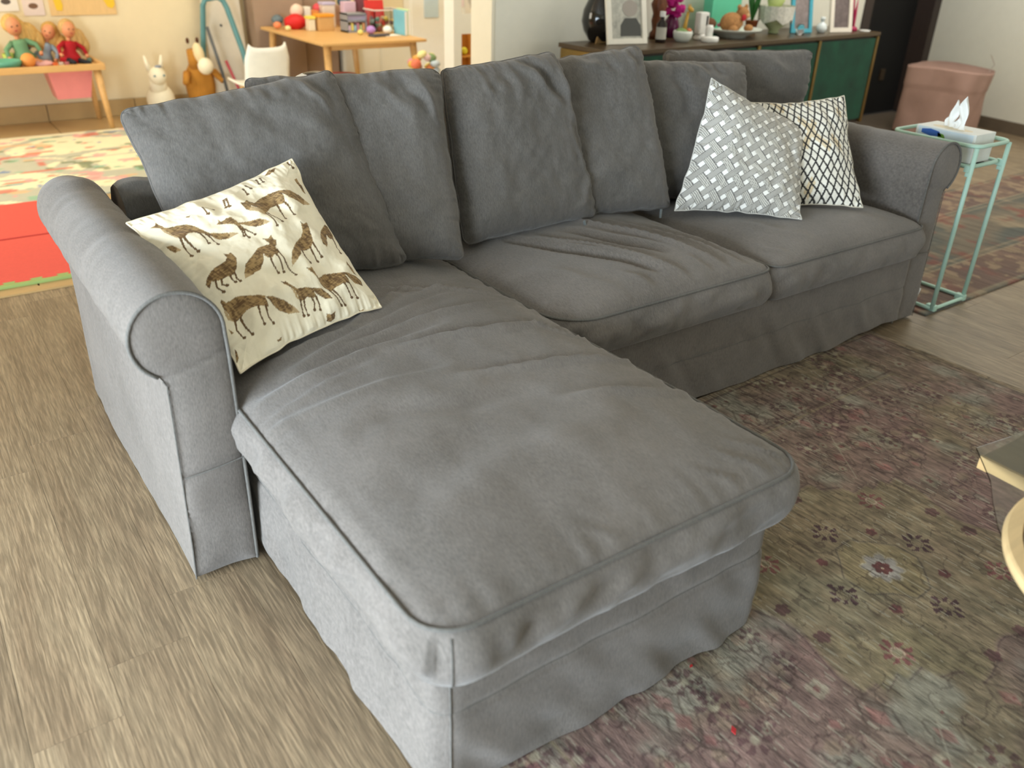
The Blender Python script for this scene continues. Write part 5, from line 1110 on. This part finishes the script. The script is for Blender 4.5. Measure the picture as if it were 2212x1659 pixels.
def onbox(name, label, cat, x, y, wx, wy, h, c, part='body', lid=None, taper=0, group=None):
    t = thing(name, label, cat, (x, y, DZ), group)
    M().box(x - wx / 2, x + wx / 2, y - wy / 2, y + wy / 2, DZ, DZ + h, bev=.006).build(part, plain('c_' + c, c, .5), t)
    if lid: M().box(x - wx / 2 - .004, x + wx / 2 + .004, y - wy / 2 - .004, y + wy / 2 + .004, DZ + h, DZ + h + .02, bev=.004).build('lid', plain('c_' + lid, lid, .5), t)
    return t
onbox('craft_box', 'kraft brown box with an orange lid on the oak desk', 'box', 2.50, 3.78, .12, .10, .095, 'd1a468', lid='efa02e')
onbox('craft_box', 'pale yellow topped white tub left of the kraft box', 'box', 2.40, 3.80, .05, .07, .08, 'e6dcc0', lid='ecdb62')
rb = thing('red_toy_bag', 'bright red toy bag at the back left of the oak desk', 'bag', (2.33, 3.92, DZ))
M().ball((2.33, 3.92, DZ + .05), (.085, .06, .055), 18, bumpy=.12, seed=5).build('body', plain('bright_red', 'd3211f', .6), rb, smooth=True)
M().ball((2.37, 3.97, DZ + .12), (.05, .04, .05), 14, bumpy=.1).build('white_flap', plain('cream_flap', 'eacdb8', .7), rb, smooth=True)
for i, (x, y, z, r, c, nm, lab) in enumerate(((2.27, 4.12, .05, .045, '66757a', 'toy_helmet', 'grey rounded toy helmet on a stack at the desk back corner'), (2.20, 3.95, .03, .03, 'e98a5a', 'toy_car', 'orange and white toy at the left edge of the oak desk'), (2.23, 3.82, .02, .022, 'e9dd9c', 'toy_figure', 'pale yellow toy figure at the left edge of the oak desk'),
        (2.58, 4.05, .13, .045, 'e0535a', 'pink_cup', 'coral pink cup among the clutter behind the kraft box'), (2.72, 3.45, .02, .035, 'b98ccf', 'purple_toy', 'purple plastic toy lying in front of the pastel drawers'), (2.62, 3.42, .015, .022, 'e9d97a', 'yellow_clay', 'yellow modelling clay lump at the desk front'),
        (2.84, 3.42, .015, .035, 'f1ece2', 'paper_ball', 'crumpled white paper near the front of the desk'), (2.80, 4.05, .17, .055, '35586a', 'dark_ball', 'dark teal ball on top of the desk clutter'))):
    t = thing(nm, lab, 'toy', (x, y, DZ)); M().ball((x, y, DZ + max(z, r * .8)), (r, r, r * .8), 14, bumpy=.08, seed=i).build('body', plain('c_' + c, c, .5), t, smooth=True)
    if z > .1: M().box(x - r, x + r, y - r, y + r, DZ, DZ + z - r * .4, bev=.004).build('box_below', plain('c_d9b7a0', 'd9b7a0', .6), t)
dr_ = thing('mini_drawers', 'clear pastel mini drawer unit with craft bits on the oak desk', 'storage box', (2.66, 3.62, DZ))
M().box(2.585, 2.745, 3.56, 3.68, DZ, DZ + .012).box(2.585, 2.745, 3.56, 3.68, DZ + .075, DZ + .085).box(2.585, 2.745, 3.56, 3.68, DZ + .12, DZ + .13).box(2.585, 2.592, 3.56, 3.68, DZ, DZ + .13).box(2.738, 2.745, 3.56, 3.68, DZ, DZ + .13).build('frame', plain('grey_frame', '8f949a', .4), dr_)
for i in range(6): M().box(2.60 + i * .023, 2.618 + i * .023, 3.57, 3.66, DZ + .013, DZ + .05 + .015 * (i % 2), bev=.003).build('craft_bit', plain('bit%d' % i, ['d9c1d8', 'e9d97a', '9cc5d8', 'c98a9a', 'b7c78a', 'd8a070'][i], .6), dr_)
M().box(2.592, 2.738, 3.57, 3.67, DZ + .086, DZ + .115).build('drawer', plain('lilac', 'a79fb8', .4), dr_)
cb_ = thing('clear_toy_box', 'clear plastic box of small colourful toys with a red lid propped behind', 'storage box', (2.90, 3.60, DZ))
g = M()
for a in ((2.79, 3.02, 3.52, 3.526), (2.79, 3.02, 3.694, 3.70)): g.box(a[0], a[1], a[2], a[3], DZ, DZ + .15)
for a in ((2.79, 2.796), (3.014, 3.02)): g.box(a[0], a[1], 3.52, 3.70, DZ, DZ + .15)
g.build('clear_walls', glass_m, cb_)
M().tube([(2.79, 3.52, DZ + .15), (3.02, 3.52, DZ + .15), (3.02, 3.70, DZ + .15), (2.79, 3.70, DZ + .15)], .005, 6, close=True).build('rim', plain('pale_rim', 'e6dcd0', .4), cb_)
M().box(2.80, 2.95, 3.66, 3.68, DZ + .01, DZ + .21, R=Rx(-8), org=(2.88, 3.67, DZ)).build('red_lid', plain('red_lid', 'dc3a36', .45), cb_)
rg2 = random.Random(12); cols = ['e0a63a', 'd8644a', '7fa08a', 'c9b08a', '8a6a74', 'e6c85a', 'b04a50', '9aa6a0']
for i in range(22): M().ball((rg2.uniform(2.815, 2.995), rg2.uniform(3.545, 3.64), DZ + .02 + .022 * (i // 6)), rg2.uniform(.014, .024), 8, bumpy=.3, seed=i).build('small_toy', plain('smt%d' % (i % 8), cols[i % 8], .5), cb_)
for i, (x, c, h, lab) in enumerate(((3.045, '7cc0d2', .17, 'sky blue book standing at the right end of the desk clutter'), (3.075, 'cfe0a8', .18, 'pale green book standing at the far right of the desk clutter'))):
    x -= .17; y = 3.40
for i, (x, c, h, lab) in enumerate(((2.905, '7cc0d2', .165, 'sky blue book standing upright at the right end of the desk'), (2.932, 'cfe0a8', .175, 'pale green book standing upright at the right end of the desk'))):
    t = thing('book', lab, 'book', (x, 3.35, DZ)); M().box(x - .012, x + .012, 3.25, 3.42, DZ, DZ + h, bev=.002).build('cover', plain('c_' + c, c, .5), t); M().box(x - .009, x + .009, 3.248, 3.25, DZ + .004, DZ + h - .004).build('pages', white_m, t)
# furniture behind the desk
wc = thing('white_cupboard', 'low white cupboard behind the oak desk against the playroom wall', 'cabinet', (3.2, 4.25, 0))
M().box(2.84, 3.50, 4.21, 4.39, .0, .46, bev=.006).build('carcass', mat('white_laminate', 'e9e2cc', .5, noise=.02), wc)
for a in (2.85, 3.18): M().box(a, a + .31, 4.198, 4.21, .02, .44, bev=.003).build('door', mat('white_laminate', 'e9e2cc', .5, noise=.02), wc)
tp_ = thing('taupe_panel', 'tall taupe cabinet side behind the oak desk', 'cabinet', (2.45, 4.3, 0))
M().box(2.12, 2.52, 4.20, 4.40, 0, 1.5, bev=.004).box(2.53, 2.80, 4.22, 4.40, 0, 1.5, bev=.004).build('door_panels', mat('taupe_laminate', 'a58c76', .6, noise=.04), tp_)
sh = thing('white_bookcase', 'white bookcase with orange cubbies beside the end of the partition wall', 'bookcase', (3.0, 2.5, 0))
M().box(2.80, 2.86, 2.42, 2.46, 0, 1.25).box(2.86, 3.3, 2.42, 2.44, .70, .82).box(2.98, 3.3, 2.42, 2.46, 0, 1.25).box(2.80, 3.3, 2.46, 2.54, 1.22, 1.25).box(2.80, 2.82, 2.46, 2.54, 0, 1.25).box(3.28, 3.3, 2.46, 2.54, 0, 1.25).build('frame', white_m, sh)
M().box(2.86, 2.98, 2.54, 2.55, 0, .70).box(2.86, 2.865, 2.46, 2.54, 0, .7).box(2.975, 2.98, 2.46, 2.54, 0, .7).build('cubby_lining', plain('orange_lining', 'd9923a', .6), sh)
M().box(2.865, 2.975, 2.46, 2.54, .55, .56).build('shelf', plain('orange_lining', 'd9923a', .6), sh)
simple('yellow_ball', 'small yellow ball in the orange cubby', 'ball', M().ball((2.93, 2.50, .585), .025, 12), plain('yellow_toy', 'ece23e', .5), (2.93, 2.5, .56))
simple('yellow_toy_dome', 'bigger yellow dome toy low in the white bookcase cubby', 'toy', M().ball((2.92, 2.50, .365), (.045, .04, .04), 14), plain('yellow_toy', 'ece23e', .5), (2.925, 2.53, .33))
M().box(2.865, 2.975, 2.46, 2.54, .315, .325).build('shelf', plain('orange_lining', 'd9923a', .6), sh)
bx_ = thing('toy_crate', 'tall pale crate overflowing with colourful toys right of the oak desk', 'toy crate', (2.83, 2.87, 0))
M().box(2.70, 2.96, 2.76, 2.98, 0, .36, bev=.008).build('crate', mat('pale_crate', 'd9c9a4', .6), bx_)
tcol = ['e9d97a', 'f0e6a0', 'e98f58', 'ea7c5c', 'd8b04a', 'c9d65a', 'd98890', 'c4d2d8', '7f9a6a', 'f2c48a', 'dba24e', 'e6c6c0']
for i in range(26):
    x = rg2.uniform(2.73, 2.93); y = rg2.uniform(2.79, 2.95); z = .36 + .032 * (i // 5) + rg2.uniform(0, .02)
    M().ball((x, y, z), (rg2.uniform(.028, .042), rg2.uniform(.025, .036), rg2.uniform(.022, .034)), 10, Ry(rg2.uniform(-40, 40)), bumpy=.15, seed=i).build('soft_toy', plain('tc%d' % (i % 12), tcol[i % 12], .7), bx_, smooth=True)
# more clutter along the back of the desk
for i, (x, y, wx, wy, h, c, lid, nm, lab) in enumerate(((2.62, 3.98, .10, .08, .16, 'e3d3c0', 'c9c0d8', 'craft_box', 'cream craft box with lilac lid behind the drawer unit'), (2.74, 3.86, .10, .07, .19, 'd8b9c9', None, 'craft_box', 'tall pink patterned box behind the drawer unit'),
        (2.52, 4.02, .07, .07, .12, 'e8934f', None, 'craft_box', 'orange box behind the kraft box at the back of the desk'), (2.87, 3.90, .09, .06, .23, '7d4a52', None, 'craft_box', 'dark rose box behind the clear toy box'), (2.45, 3.98, .05, .06, .15, 'f0ead8', None, 'craft_box', 'slim white box behind the red toy bag'))):
    onbox(nm, lab, 'box', x, y, wx, wy, h, c, lid=lid, group=None)
for i, (x, y, c, lab) in enumerate(((2.80, 3.30, 'f2efe6', 'white sheet of paper lying at the front right of the desk'), (2.70, 3.28, '4b4a52', 'dark flat pencil case lying at the front of the desk'))):
    t = thing(['paper_sheet', 'pencil_case'][i], lab, ['paper', 'pencil case'][i], (x, y, DZ)); M().box(x - .07, x + .07, y - .04 + .005 * i, y + .04, DZ, DZ + [.004, .014][i], bev=.001, R=Rz(12), org=(x, y, DZ)).build('body', plain('c_' + c, c, .6), t)
# clear mat box with grey box low behind crate
M().tube([(.21, -1.10, .30), (.19, -1.13, .315), (.16, -1.14, .31), (.13, -1.12, .30)], .0005, 4).build('loose_thread', plain('pale_thread', 'd8dcd4', .8), sofa, smooth=True)
wd_ = thing('white_wardrobe', 'tall white wardrobe covered with children drawings in the playroom corner', 'wardrobe', (4.2, 4.35, 0))
M().box(3.52, 4.95, 4.30, 4.415, 0, 2.1, bev=.004).build('carcass', mat('bright_white_laminate', 'fbf9f0', .5, noise=.02), wd_)
for a in (3.53, 4.24): M().box(a, a + .695, 4.285, 4.30, .04, 2.06, bev=.003).build('door', mat('bright_white_laminate', 'fbf9f0', .5, noise=.02), wd_)
for i, (x, z, c, lab) in enumerate(((3.72, .62, 'cfe3ee', 'pale blue drawing on the white wardrobe beside the desk clutter'), (3.98, .70, 'f1dede', 'pale pink drawing near the top edge of the picture on the wardrobe'), (4.02, .20, 'cfdcc4', 'pale green sheet hanging low on the white wardrobe'))):
    p_ = thing('drawing', lab, 'drawing', (x, 4.28, z)); M().box(x - .07, x + .07, 4.277, 4.282, z, z + .2).build('paper', plain('paper_' + c, c, .8), p_)
